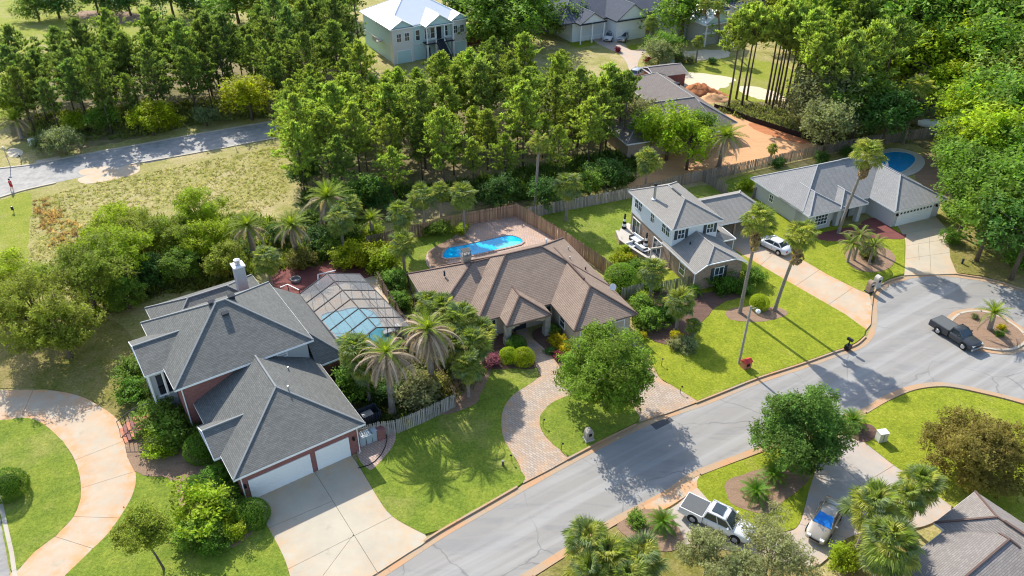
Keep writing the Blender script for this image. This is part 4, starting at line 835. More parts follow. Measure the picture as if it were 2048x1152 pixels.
walls(HI, -6, 0, 0, 10, 0, 4.4, 'stucco_grey'); wing(HI, -6.6, .6, -1.2, 8, 4.6, ('v', -1.2, 8, 7), 'metal_roof', 'ridge_grey', 'white_trim', 'siding_aqua'); wing(HI, -9, 5, 5, 14, 5, ('u', -4, 1, 8.4), 'shingles_slate', 'ridge_grey'); walls(HI, -8.5, 4.5, 5.5, 13.6, 0, 5, 'stucco_grey')
for u in (-5.8, -.2): MB().box(u-.12, u+.12, -1, -.76, 0, 4.5).build('porch_column', 'white_trim', HI)
MB().box(-6, 0, -1, 0, 2.5, 2.65).build('balcony', 'white_trim', HI)
HJ = house('far_hip_house', 'far grey hip roof rising between yellow-green trees', G(1560, 62), 20)
walls(HJ, -7, 0, 0, 10, 0, 4, 'stucco_grey'); wing(HJ, -7.5, .5, -.5, 10.5, 4.1, ('v', 3.5, 7, 6.6), 'shingles_slate', 'ridge_grey')
# ---- roof corner at the lower right
HK = house('near_corner_house', 'near house corner with a weathered brown-grey shingle roof at the bottom right', G(1872, 1043, 3), 34)
shingle('shingles_weathered', (.22, .195, .175), (.30, .27, .245), (.10, .085, .075), row=.15, line=.45)
wing(HK, -.2, 5.2, -14, 0, 3.0, ('v', -14, -2.7, 4.5), 'shingles_weathered', 'ridge_brown', 'white_trim')
wing(HK, -12, 2.5, -7.6, -.8, 3.0, ('u', -9, 1.5, 4.3), 'shingles_weathered', 'ridge_brown', 'white_trim')
walls(HK, .3, 4.7, -14, -.5, 0, 2.9, 'brick_tan'); walls(HK, -11.5, 1, -7, -1.3, 0, 2.9, 'brick_tan')
MB().box(2.4, 2.6, -9, -3.2, 4.5, 4.64).build('ridge_vent', 'ridge_brown', HK)

# ================================================================= FENCES
def fence(px, h, label, col, closed_=False, post=2.4, pw=.135, gap=.018, straight=True, rails=True):
    """wooden picket fence along a ground line; every picket, post and rail is a part"""
    P = [G(x, y) for x, y in px]; t = thing('wooden_fence', label, 'fence', P[0], 0, None)
    pk = MB().poly([(-pw/2, -.01, .05), (pw/2, -.01, .05), (pw/2, -.01, h-.05), (pw*.2, -.01, h), (-pw*.2, -.01, h), (-pw/2, -.01, h-.05)])
    pk.poly([(pw/2, .01, .05), (-pw/2, .01, .05), (-pw/2, .01, h-.05), (-pw*.2, .01, h), (pw*.2, .01, h), (pw/2, .01, h-.05)])
    for a, c in ((0, 11), (1, 10), (2, 9), (3, 8), (4, 7)): pass
    pk.box(-pw/2+.001, pw/2-.001, -.0095, .0095, .051, h-.06); pme = pk.mesh('picket')
    postm = MB().box(-.05, .05, .02, .12, 0, h-.02).mesh('post'); n_ = 0
    for i in range(len(P)-1):
        d = P[i+1]-P[i]; L = d.length; a = math.atan2(d.y, d.x); k = int(L/(pw+gap))
        for j in range(k):
            q = P[i]+d*((j+.5)/k)-P[0]
            if n_ >= 298: break
            o = link('picket', pme, 'wood_fence', t); n_ += 1; o.location = (q.x, q.y, random.uniform(-.02, .02)); o.rotation_euler = (random.gauss(0, .012), random.gauss(0, .012), a+random.gauss(0, .02))
            v = random.uniform(.82, 1.15); o.color = (col[0]*v, col[1]*v, col[2]*v, 1)
        for j in range(int(L/post)+1):
            q = P[i]+d*min(1, (j*post)/L)-P[0]; o = link('post', postm, 'wood_fence', t); o.location = q; o.rotation_euler = (0, 0, a); o.color = (*[c*.8 for c in col], 1)
        nn = Vector((-d.y, d.x, 0)).normalized()*.035
        for z in (.35, h-.35): rl = MB().tube([P[i]-P[0]+nn+Vector((0, 0, z)), P[i+1]-P[0]+nn+Vector((0, 0, z))], .035, 4).build('rail', 'wood_fence', t); rl.color = (*[c*.8 for c in col], 1)
    return t
GREYW, BRNW, DKW = (.36, .34, .32), (.40, .27, .18), (.20, .17, .14)
fence([(716, 884), (760, 873), (797, 868), (850, 846), (913, 815)], 1.75, 'grey picket fence between the brick garage and the palm group', GREYW, pw=.12, gap=.05)
fence([(913, 815), (890, 772), (822, 680), (757, 568)], 1.8, 'brown board fence running back along the pool cage', (.30, .22, .16))
fence([(1031, 434), (960, 446), (880, 462), (838, 474)], 1.9, 'tall brown board fence behind the back pool', BRNW)
fence([(838, 474), (790, 486), (735, 500)], 1.9, 'brown board fence half hidden by sabal palms', (.26, .19, .14))
fence([(1031, 434), (1080, 462), (1140, 500), (1205, 545), (1250, 578)], 2.1, 'tall brown board fence slanting beside the brown roof', BRNW)
fence([(1056, 437), (1110, 426), (1180, 413), (1262, 397)], 1.7, 'weathered grey fence behind the shaded back lawn', GREYW, pw=.13, gap=.06)
fence([(1262, 397), (1310, 387), (1362, 372), (1420, 360), (1467, 350)], 1.8, 'grey fence below the orange dirt lot', (.27, .24, .21), pw=.13, gap=.05)
fence([(1467, 350), (1509, 341), (1580, 325), (1650, 310)], 1.8, 'tan picket fence between the dirt lot and the grey stucco house', (.33, .28, .22), pw=.13, gap=.04)
fence([(1650, 310), (1707, 298), (1790, 285), (1880, 272)], 1.8, 'weathered fence in the shade behind the far pool', (.24, .21, .18), pw=.13, gap=.05)
fence([(1405, 364), (1430, 378), (1452, 393)], 1.8, 'short grey fence joining the back fence behind the carport', (.22, .2, .18), pw=.13, gap=.04)
fence([(1505, 398), (1528, 392)], 1.7, 'short fence stub at the corner of the grey stucco house', (.2, .18, .16))
fence([(1320, 588), (1350, 582), (1386, 575)], 1.7, 'mossy green fence beside the brick front wing', (.30, .33, .18), pw=.13, gap=.03)
fence([(1243, 602), (1262, 596), (1286, 590)], 1.7, 'grey fence between the brown roof and the white house', GREYW, pw=.13, gap=.03)
fence([(935, 92), (958, 87), (985, 80)], 1.9, 'dark brown fence right of the pale blue house', (.22, .08, .05))
fence([(835, 640), (826, 600), (815, 562)], 1.3, 'dark fence beside the left end of the brown roof', (.10, .06, .045))
# black silt fence round the dirt lot
P = [G(x, y) for x, y in ((1428, 217), (1452, 224), (1500, 243), (1560, 262), (1620, 282), (1655, 296))]
t = thing('silt_fence', 'low black silt fence edging the orange dirt lot', 'fence', P[0]); b = MB()
for i in range(len(P)-1): a, c = P[i]-P[0], P[i+1]-P[0]; b.poly([a, c, c+Vector((0, .1, .8)), a+Vector((0, .1, .8))]).poly([a+Vector((0, .03, 0)), a+Vector((0, .13, .8)), c+Vector((0, .13, .8)), c+Vector((0, .03, 0))])
b.build('fabric', 'black_metal', t)
sk = MB()
for i in range(len(P)-1):
    for k in range(5): q = (P[i].lerp(P[i+1], k/5))-P[0]; sk.box(q.x-.03, q.x+.03, q.y+.11, q.y+.17, 0, 1)
sk.build('stakes', 'grey_post', t)

# ================================================================= VEHICLES
def hull(stations, mat, name, parent, n=7):
    """body shell lofted through stations (x, half width, z bottom, z top, crown)"""
    b = MB(); rows = []
    for x, w_, zb, zt, cr in stations:
        prof = [(w_*.80, zb), (w_*.97, zb+(zt-zb)*.10), (w_, zb+(zt-zb)*.42), (w_*.985, zb+(zt-zb)*.74), (w_*.93, zt-.05), (w_*.80, zt), (w_*.4, zt+cr*.8), (0, zt+cr)]
        row = [(x, -y, z) for y, z in prof]+[(x, y, z) for y, z in prof[:-1][::-1]]
        rows.append(len(b.v)); b.v += row
    m = 15
    for i in range(len(stations)-1):
        for j in range(m-1): b.f.append((rows[i]+j, rows[i+1]+j, rows[i+1]+j+1, rows[i]+j+1))
        b.f.append((rows[i]+m-1, rows[i+1]+m-1, rows[i+1], rows[i]))
    b.f.append(tuple(rows[0]+j for j in range(m))); b.f.append(tuple(rows[-1]+j for j in range(m))[::-1])
    return b.build(name, mat, parent, uv=False, smooth=True, fix=True)
def cabin(parent, paint, xs, xr, ws, wr, zs, zr, pillars=(), sunroof=False, shade=None):
    """glasshouse: xs=(rear base, front base), xr=(rear roof, front roof)"""
    b = MB(); B = [(xs[0], -ws, zs), (xs[1], -ws*.95, zs), (xs[1], ws*.95, zs), (xs[0], ws, zs)]; T = [(xr[0], -wr, zr), (xr[1], -wr, zr), (xr[1], wr, zr), (xr[0], wr, zr)]
    gl = MB()
    for i in range(4): j = (i+1) % 4; gl.poly([B[i], B[j], T[j], T[i]])
    g = gl.build('windows', 'glass', parent, fix=True)
    r_ = MB(); e = .06
    x0, x1 = xr; pts = []
    rows = []
    for k in range(5):
        x = x0-e+(x1-x0+2*e)*k/4; dz = -.03*abs(k-2)**1.5
        rows.append([(x, -wr-e, zr-.03+dz), (x, -wr*.85, zr+.05+dz), (x, 0, zr+.085+dz), (x, wr*.85, zr+.05+dz), (x, wr+e, zr-.03+dz)])
    for rw in rows: r_.v += rw
    for k in range(4):
        for j in range(4): r_.f.append((k*5+j, (k+1)*5+j, (k+1)*5+j+1, k*5+j+1))
    rf = r_.build('roof', paint, parent, uv=False, smooth=True, fix=True)
    pl = MB()
    for i in range(4): pl.tube([B[i], T[i]], .055, 5)
    for f in pillars:
        for s in (-1, 1): pl.tube([(xs[0]+(xs[1]-xs[0])*f, s*ws*.99, zs), (xr[0]+(xr[1]-xr[0])*f, s*wr*1.01, zr)], .045, 5)
    for s in (-1, 1): pl.tube([(xr[0], s*wr, zr), (xr[1], s*wr, zr)], .05, 5)
    pl.build('pillars', paint, parent)
    if sunroof: MB().box(x0+.25, x1-.35, -wr*.72, wr*.72, zr+.02, zr+.11).build('sunroof', 'glass', rf)
    if shade:
        a, c, d, f_ = B[1], B[2], T[2], T[1]; off = Vector((.012, 0, .012)); MB().poly([Vector(q)*1+off for q in (Vector(a).lerp(Vector(c), .04), Vector(c).lerp(Vector(a), .04), Vector(d), Vector(f_))]).build('sunshade', shade, g)
    return g
def wheels(parent, xf, xr, w_, r_=.34, rim='rim'):
    for x in (xf, xr):
        for s in (-1, 1):
            t = MB(); t.tube([(0, -.11, 0), (0, -.09, 0), (0, .09, 0), (0, .11, 0)], [r_*.9, r_, r_, r_*.9], 20); o = t.build('tyre', 'tyre', parent, smooth=False)
            o.location = (x, s*(w_-.08), r_); rm_ = MB().tube([(0, s*.10, 0), (0, s*.125, 0)], [r_*.62, r_*.58], 16)
            q = rm_.build('rim', rim, o); sp_ = MB()
            for k in range(5): a = 2*math.pi*k/5; sp_.tube([(0, s*.13, 0), (r_*.58*math.cos(a), s*.135, r_*.58*math.sin(a))], .035, 4)
            sp_.build('spokes', rim, o)
    for x in (xf, xr):
        for s in (-1, 1): MB().tube([(x, s*(w_-.02), r_+.04), (x, s*(w_+.006), r_+.04)], r_*1.18, 20).build('wheel_arch', 'tyre', parent)
def car(name, label, cat, pos, rz, paint, kind='sedan', shade=None, sunroof=False, L=4.7, group=None):
    t = thing(name, label, cat, pos, rz, group); h = L/2
    if kind == 'sedan':
        st = [(-h, .62, .38, .78, 0), (-h+.12, .80, .28, .93, .01), (-h+.7, .88, .22, .99, .02), (-.2, .90, .2, .95, .02), (h-1.5, .90, .2, .92, .03), (h-.6, .86, .22, .80, .04), (h-.12, .74, .28, .66, .03), (h, .55, .36, .58, .01)]
        hull(st, paint, 'body', t); cabin(t, paint, (-h+.65, h-1.35), (-h+1.35, h-2.2), .78, .58, .93, 1.38, (.45,), sunroof, shade); w_ = .90; xf, xr = h-.95, -h+.95; r_ = .33
    elif kind == 'suv':
        st = [(-h, .70, .40, .95, 0), (-h+.12, .86, .3, 1.08, .01), (-.2, .93, .25, 1.08, .02), (h-1.3, .93, .25, 1.05, .03), (h-.3, .88, .3, .95, .04), (h, .66, .4, .75, .01)]
        hull(st, paint, 'body', t); cabin(t, paint, (-h+.12, h-1.25), (-h+.5, h-1.95), .82, .66, 1.06, 1.62, (.3, .62), sunroof); w_ = .93; xf, xr = h-.95, -h+.9; r_ = .36
    elif kind in ('pickup', 'pickup1'):
        cr = kind == 'pickup'; xb = -h+1.95 if cr else -h+2.3   # front edge of the bed
        st = [(xb, .90, .38, 1.08, 0), (xb+.3, .93, .34, 1.08, .01), (h-1.6, .93, .34, 1.06, .03), (h-1.2, .93, .34, 1.02, .05), (h-.3, .90, .38, .95, .04), (h-.06, .80, .42, .88, .02), (h, .66, .45, .78, 0)]
        hull(st, paint, 'body', t)
        bd = MB().box(-h+.02, xb-.04, -.93, -.84, .42, 1.08).box(-h+.02, xb-.04, .84, .93, .42, 1.08).box(-h, -h+.08, -.9, .9, .42, 1.06).box(xb-.1, xb-.03, -.9, .9, .42, 1.08).box(-h+.05, xb-.1, -.84, .84, .42, .5).build('bed', paint, t)
        MB().box(-h+.07, xb-.1, -.82, .82, 1.05, 1.10).build('tonneau_cover', 'tonneau', t)
        if cr: cabin(t, paint, (xb+.02, h-1.3), (xb+.22, h-2.0), .84, .68, 1.06, 1.72, (.5,), sunroof)
        else: cabin(t, paint, (xb+.02, h-1.35), (xb+.18, h-1.95), .82, .66, 1.06, 1.58)
        w_ = .93; xf, xr = h-.95, -h+1.2; r_ = .38
        MB().box(h-.03, h+.09, -.88, .88, .42, .62).box(-h-.1, -h, -.88, .88, .45, .62).build('bumper', 'rim', t)
    wheels(t, xf, xr, w_, r_)
    zl = .68 if kind == 'sedan' else .82; w2 = .5 if kind == 'sedan' else .6
    for s in (-1, 1):
        o = MB().box(h-.22, h-.02, s*w2-.16, s*w2+.16, zl-.09, zl+.05).build('headlight', 'headlight', t); o = MB().box(-h-.02, -h+.12, s*(w2+.06)-.14, s*(w2+.06)+.14, zl, zl+.16).build('taillight', 'taillight', t)
        mz = .98 if kind == 'sedan' else 1.15; mx = (h-1.65) if kind != 'pickup' else h-1.6
        MB().box(mx-.08, mx+.06, s*.98-.11, s*.98+.11, mz, mz+.14).build('mirror', paint, t)
    MB().box(h-.04, h+.015, -.4, .4, zl-.25, zl-.08).build('grille', 'tyre', t)
    MB().box(-h-.025, -h-.01, -.18, .18, .6, .74).build('number_plate', 'white_trim', t)
    dl = MB()
    for s in (-1, 1):
        for x in ((-.15,) if kind == 'pickup1' else (.55, -.45)): dl.box(x-.008, x+.008, s*w_-.002 if s > 0 else -w_-.004, s*w_+.004 if s > 0 else -w_+.002, .36, .92)
    dl.build('door_seam', 'tyre', t)
    return t
def heading(a, c): d = G(*c)-G(*a); return math.atan2(d.y, d.x)
def mid(a, c, z=.02): p = (G(*a)+G(*c))/2; p.z = z; return p
car('pickup_truck', 'matt black pickup with a covered bed parked beside the round island', 'pickup truck', mid((1872, 655), (1945, 700)), heading((1868, 650), (1948, 700)), 'carpaint_black', 'pickup1', L=5.1)
car('pickup_truck', 'white crew-cab pickup with a dark tonneau cover in the near driveway', 'pickup truck', mid((1372, 1022), (1492, 1080), .13), heading((1372, 1022), (1492, 1080)), 'carpaint_white', 'pickup', sunroof=True, L=5.6)
car('sedan', 'champagne coupe with a blue windscreen shade in the near driveway', 'car', mid((1664, 1020), (1628, 1086), .13), heading((1668, 1016), (1628, 1088)), 'carpaint_champagne', 'sedan', shade='sunshade_blue', L=4.6)
car('sedan', 'white sedan parked on the long concrete driveway', 'car', mid((1522, 488), (1567, 508), .13), heading((1560, 507), (1522, 488)), 'carpaint_white', 'sedan', L=4.8)
car('parked_suv', 'small white crossover parked before the far white house', 'car', mid((1213, 85), (1226, 74), .03), heading((1226, 74), (1212, 86)), 'carpaint_white', 'suv', sunroof=True, L=4.5)
car('pickup_truck', 'silver crew-cab pickup parked before the far white house', 'pickup truck', mid((1238, 88), (1260, 70), .03), heading((1262, 68), (1238, 88)), 'carpaint_silver', 'pickup', L=5.7)
car('parked_suv', 'dark grey car in shade below the pale blue house', 'car', G(915, 134, .02), R(115), 'carpaint_black', 'suv', L=4.6)
car('parked_suv', 'silver car seen between the tall pines at the top', 'car', G(1275, 152, .02), R(60), 'carpaint_silver', 'suv', L=4.5)

# ================================================================= STREET FURNITURE AND GARDEN THINGS
def at(px, py, z=.12): return G(px, py, z)
p = at(1478, 726); t = thing('lamp_post', 'tall wooden lamp post with a white globe beside the red brick mailbox', 'lamp post', p)
MB().tube([(0, 0, 0), (.05, 0, 6.9)], [.13, .09], 8).build('post', 'grey_post', t); MB().tube([(.05, 0, 6.5), (.5, -.05, 6.75), (.75, -.08, 6.6)], .035, 6).build('arm', 'galvanised', t)
MB().lathe([(.05, -.22), (.2, -.12), (.24, 0), (.18, .14), (.05, .2)], 12, (.78, -.08, 6.35)).build('globe', 'white_globe', t)
t = thing('brick_mailbox', 'low red brick mailbox at the foot of the lamp post', 'mailbox', at(1491, 734), R(25))
MB().box(-.42, .42, -.32, .32, 0, .75).build('pillar', 'orange_brick', t); MB().poly([(-.5, -.4, .75), (.5, -.4, .75), (.5, 0, 1.0), (-.5, 0, 1.0)]).poly([(.5, .4, .75), (-.5, .4, .75), (-.5, 0, 1.0), (.5, 0, 1.0)]).poly([(.48, -.4, .75), (.48, .4, .75), (.48, 0, 1.0)]).poly([(-.48, .4, .75), (-.48, -.4, .75), (-.48, 0, 1.0)]).build('cap', 'red_paint', t); MB().box(-.18, .18, -.36, -.31, .3, .62).build('door', 'black_metal', t)
def mailbox(px, py, lab, wall, cap, rz=.4, h=1.15, arch=True):
    t = thing('mailbox_pillar', lab, 'mailbox', at(px, py), rz)
    b = MB(); pr_ = [(-.34, 0), (.34, 0), (.34, h*.75)]+([(.34*math.cos(math.pi*k/8), h*.75+.34*math.sin(math.pi*k/8)) for k in range(1, 8)] if arch else [(.34, h), (-.34, h)])+[(-.34, h*.75)]
    n_ = len(pr_); b.poly([(x, -.28, z) for x, z in pr_]).poly([(x, .28, z) for x, z in pr_[::-1]])
    for i in range(n_): x, z = pr_[i]; x2, z2 = pr_[(i+1) % n_]; b.poly([(x2, -.28, z2), (x, -.28, z), (x, .28, z), (x2, .28, z2)])
    b.build('pillar', wall, t, fix=True); MB().box(-.14, .14, -.33, -.28, h*.5, h*.5+.28).build('door', 'black_metal', t); MB().box(-.42, .42, -.36, .36, 0, .1).build('footing', cap, t); return t
mailbox(1177, 878, 'arched pale stone mailbox under the lime-green front tree', 'stone_blocks', 'light_stone')
t = mailbox(1738, 583, 'dark brown arched mailbox pillar with a number plate at the driveway mouth', 'brick_mixed', 'dark_trim', h=1.5)
MB().box(-.16, .16, -.30, -.285, .95, 1.15).build('number_plate', 'white_trim', t); t['label'] = 'dark brown arched mailbox pillar with a pale plate at the driveway mouth'
mailbox(1752, 574, 'whitish stone mailbox pillar just behind the dark brown one', 'light_stone', 'light_stone', h=1.6)
t = thing('post_mailbox', 'black rural mailbox on a post at the kerb of the palm lawn', 'mailbox', at(1695, 698), .6)
MB().box(-.05, .05, -.05, .05, 0, 1.1).build('post', 'black_metal', t); MB().tube([(0, -.3, 1.2), (0, .3, 1.2)], .17, 10).build('box', 'black_metal', t); MB().box(-.3, .3, -.25, .25, 0, .5).build('base', 'black_metal', t)
for (px, py, lb) in ((1086, 853, 'bent dark garden light inside the driveway loop, upper one'), (1122, 901, 'bent dark garden light inside the driveway loop, near the street'), (1024, 925, 'bent dark garden light beside the palm-shadowed lawn'), (1360, 786, 'bent dark garden light at the corner of the bright lawn'), (1323, 731, 'bent dark garden light beside the upper driveway end'), (1340, 697, 'small garden light near the yellow shrub')):
    t = thing('garden_light', lb, 'garden light', at(px, py), random.uniform(0, 3), 'bent garden lights along the driveways'); MB().tube([(0, 0, 0), (.02, 0, .5), (.08, 0, .7), (.2, 0, .72)], .03, 6).build('stake', 'black_metal', t); MB().lathe([(.03, .08), (.10, 0), (.11, -.02)], 8, (.2, 0, .68)).build('shade', 'black_metal', t)
t = thing('stump_light', 'short brown post on the lawn near the paver driveway', 'post', at(1006, 930)); MB().tube([(0, 0, 0), (0, 0, .45)], [.11, .10], 8).build('post', 'bark', t); MB().lathe([(.11, .45), (.12, .5), (.02, .52)], 8).build('cap', 'grey_post', t)
for i, (px, py) in enumerate(((724, 888), (737, 883), (749, 878))):
    t = thing('wheelie_bin', ('grey-blue wheelie bin nearest the garage downspout', 'middle one of three grey-blue wheelie bins', 'grey-blue wheelie bin next to the dark red box')[i], 'bin', at(px, py, .13), R(34), 'wheelie bins beside the brick garage')
    b = MB(); b.v += [(-.24, -.28, 0), (.24, -.28, 0), (.24, .28, 0), (-.24, .28, 0), (-.30, -.36, 1.0), (.30, -.36, 1.0), (.30, .36, 1.0), (-.30, .36, 1.0)]; b.f += [(3, 2, 1, 0), (0, 1, 5, 4), (1, 2, 6, 5), (2, 3, 7, 6), (3, 0, 4, 7)]; b.build('bin_body', 'bin_plastic', t)
    MB().box(-.32, .32, -.40, .40, 1.0, 1.06).box(-.25, .25, -.3, .34, 1.06, 1.10).build('lid', 'bin_plastic', t)
    for s in (-1, 1): MB().tube([(s*.22, .34, .12), (s*.28, .34, .12)], .12, 10).build('wheel', 'tyre', t)
    MB().tube([(-.26, .44, 1.0), (.26, .44, 1.0)], .025, 6).build('handle', 'bin_plastic', t)
t = thing('storage_box', 'dark red brick box between the bins and the picket fence', 'storage box', at(761, 875, .13), R(34)); MB().box(-.35, .35, -.35, .35, 0, 1.0).build('box', 'brick_red', t); MB().box(-.4, .4, -.4, .4, 1.0, 1.08).build('lid', 'brick_red', t)
hs = [at(x, y, .16) for x, y in ((772, 867), (774, 878), (771, 892), (763, 908), (750, 922), (738, 930), (716, 936))]; o = MB().tube([q-hs[0] for q in hs], .035, 6).build('garden_hose', 'black_metal'); o.location = hs[0]; tag(o, 'dark garden hose curving across the paver pad', 'hose')
t = thing('utility_cabinet', 'pale green utility cabinet standing on the bright lawn at the right', 'utility box', at(1761, 880), .2); MB().box(-.4, .4, -.3, .3, 0, .95).build('cabinet', 'utility_box', t); MB().box(-.44, .44, -.34, .34, .95, 1.02).build('lid', 'utility_box', t); MB().box(-.02, .02, -.31, -.30, .1, .9).build('door_seam', 'dark_trim', t)
for (px, py, w_, h, lb) in ((1327, 128, 1.3, 2.2, 'tall blue-grey utility cabinet by the far lane'), (1341, 133, .9, 1.1, 'low blue-grey utility cabinet beside the taller one')):
    t = thing('utility_cabinet', lb, 'utility box', at(px, py, 0), .3); MB().box(-w_/2, w_/2, -.5, .5, 0, h).build('cabinet', 'utility_blue', t); MB().box(-w_/2-.05, w_/2+.05, -.55, .55, h, h+.08).build('lid', 'utility_blue', t)
t = thing('hydrant_stub', 'small dark green valve post in the dry lawn', 'valve post', at(1924, 527)); MB().tube([(0, 0, 0), (0, 0, .5)], .12, 8).build('post', 'dark_trim', t); MB().lathe([(.15, .5), (.13, .62), (.03, .68)], 8).build('cap', 'dark_trim', t)
def signpost(px, py, lab, h=2.3, board=None, col='white_trim', rz=0, cat='sign'):
    t = thing('sign_post', lab, cat, at(px, py, 0), rz); MB().box(-.04, .04, -.04, .04, 0, h).build('post', 'galvanised', t)
    if board: w_, hh = board; MB().box(-w_/2, w_/2, -.07, -.045, h-hh-.05, h-.05).build('board', col, t)
    return t
signpost(72, 308, 'tilted pale for-sale board by the side street', 2.6, (.9, 1.1), rz=.5)
signpost(21, 334, 'thin street sign post at the left edge', 3.2, (.5, .35), 'galvanised'); signpost(43, 323, 'short marker post by the side street', 1.2, (.2, .4), 'dark_trim', cat='post')
signpost(473, 300, 'short white marker post on the lot side of the street', 1.0, (.3, .3)); signpost(28, 425, 'small green utility marker on the mown verge', .9, (.35, .5), 'dark_trim', cat='post')
# outdoor terrace of the white house
tr = [(1236, 470), (1256, 448), (1290, 478), (1345, 520), (1322, 534), (1275, 510), (1248, 498)]
slab('terrace', smooth_px(tr, sub=2), .2, 'light_stone', thick=.2, label='pale terrace beside the brick wall of the white house')
for px in ([(1233, 472), (1240, 490), (1262, 506), (1290, 524), (1318, 540)],):
    L = [G(x, y) for x, y in px]; t = thing('garden_wall', 'low brown wall round the terrace', 'wall', L[0]); L = [q-L[0] for q in L] if False else [q-G(*px[0]) for q in L]
    ribbon('wall', L, -.12, .12, 0, .75, 'brick_mixed', kind=None, parent=t); ribbon('capping', L, -.17, .17, .75, .82, 'light_stone', kind=None, parent=t)
def lighthouse(px, py, lab):
    t = thing('lighthouse_ornament', lab, 'ornament', at(px, py, .2)); z = 0
    for k in range(5): r0, r1 = .34-.05*k, .34-.05*(k+1); MB().tube([(0, 0, z), (0, 0, z+.34)], [r0, r1+.01], 12).build('band', 'white_trim' if k % 2 else 'black_metal', t); z += .34
    MB().lathe([(.18, 0), (.18, .06), (.09, .08), (.09, .25), (.15, .27), (.01, .4)], 10, (0, 0, z)).build('lantern', 'black_metal', t)
lighthouse(1248, 456, 'black and white lighthouse ornament at the upper end of the terrace'); lighthouse(1291, 495, 'black and white lighthouse ornament among the terrace furniture')
def sofa(px, py, w_, rz, lab):
    t = thing('outdoor_sofa', lab, 'sofa', at(px, py, .2), rz); MB().box(-w_/2, w_/2, -.4, .4, .05, .3).build('frame', 'bronze', t); MB().box(-w_/2+.05, w_/2-.05, -.38, .28, .3, .45).build('cushion', 'cushion', t); MB().box(-w_/2, w_/2, .28, .45, .3, .8).build('backrest', 'cushion', t)
    for s in (-1, 1): MB().box(s*(w_/2-.06)-.06, s*(w_/2-.06)+.06, -.4, .4, .3, .6).build('armrest', 'bronze', t)
sofa(1272, 484, 1.9, R(-60), 'white cushioned outdoor sofa against the brick wall'); sofa(1282, 500, 1.6, R(120), 'white outdoor sofa facing the brick wall'); sofa(1262, 497, 1.0, R(30), 'single white outdoor armchair near the terrace wall')
t = thing('coffee_table', 'low dark table on the white terrace', 'table', at(1291, 505, .2), .5); MB().box(-.5, .5, -.35, .35, .38, .44).build('top', 'white_trim', t)
for x in (-.42, .42):
    for y in (-.28, .28): MB().box(x-.03, x+.03, y-.03, y+.03, 0, .38).build('leg', 'bronze', t)
t = thing('pergola_beam', 'white timber beam on posts at the lower end of the terrace', 'pergola', at(1300, 522, .2), R(15)); MB().box(-.1, 3.2, -.08, .08, 1.6, 1.8).build('beam', 'light_stone', t)
for x in (0, 3.0): MB().box(x-.07, x+.07, -.07, .07, 0, 1.6).build('post', 'light_stone', t)
t = thing('fire_pit', 'dark round fire pit on the dark red mulch', 'fire pit', at(592, 562, .1)); MB().lathe([(.55, 0), (.6, .35), (.5, .36), (.45, .1)], 16).build('ring', 'stucco_dark', t)
t = thing('pool_lounger', 'white sun lounger at the near end of the pool cage', 'lounger', at(782, 664, .2), R(30)); MB().box(-.9, .9, -.3, .3, .2, .28).build('seat', 'white_trim', t); MB().box(.5, .95, -.3, .3, .28, .6).build('backrest', 'white_trim', t)
for x in (-.8, .8): MB().box(x-.03, x+.03, -.28, .28, 0, .2).build('leg', 'white_trim', t)
t = thing('covered_boat', 'small white covered boat at the edge of the trees', 'boat', at(1866, 258, 0), R(-20)); hull([(-2.4, .7, .5, 1.0, .1), (-1.5, .95, .35, 1.1, .3), (0, 1.0, .3, 1.15, .4), (1.5, .7, .4, 1.15, .2), (2.4, .1, .8, 1.15, 0)], 'white_trim', 'hull', t); MB().tube([(-1, 0, 0), (-1, 0, .5)], .3, 8).build('trailer', 'tyre', t)
t = thing('turquoise_canopy', 'turquoise pool canopy at the top edge of the view', 'canopy', G(1506, 14), .2); MB().poly([(-3.2, -2, 2.2), (3.2, -2, 2.2), (3.0, 2, 2.8), (-3.0, 2, 2.8)]).build('cover', 'turquoise', t)
for x in (-3, 3): MB().tube([(x, -1.9, 0), (x, -1.9, 2.2)], .06, 6).build('post', 'white_trim', t)
# flood-dark gate and air-conditioner behind the picket fence
t = thing('gate_enclosure', 'dark slatted enclosure behind the picket fence by the garage', 'enclosure', at(736, 842, .02), R(34))
for k in range(8): MB().box(-.9+k*.24, -.74+k*.24, -.7, -.66, 0, 1.2).build('slat', 'dark_trim', t)
MB().box(-.95, 1.05, .6, .66, 0, 1.2).box(.99, 1.05, -.7, .6, 0, 1.2).box(-.95, -.89, -.66, .6, 0, 1.2).build('side_panel', 'dark_trim', t); MB().box(-.5, .5, -.4, .4, 0, .9).build('air_conditioner', 'galvanised', t)

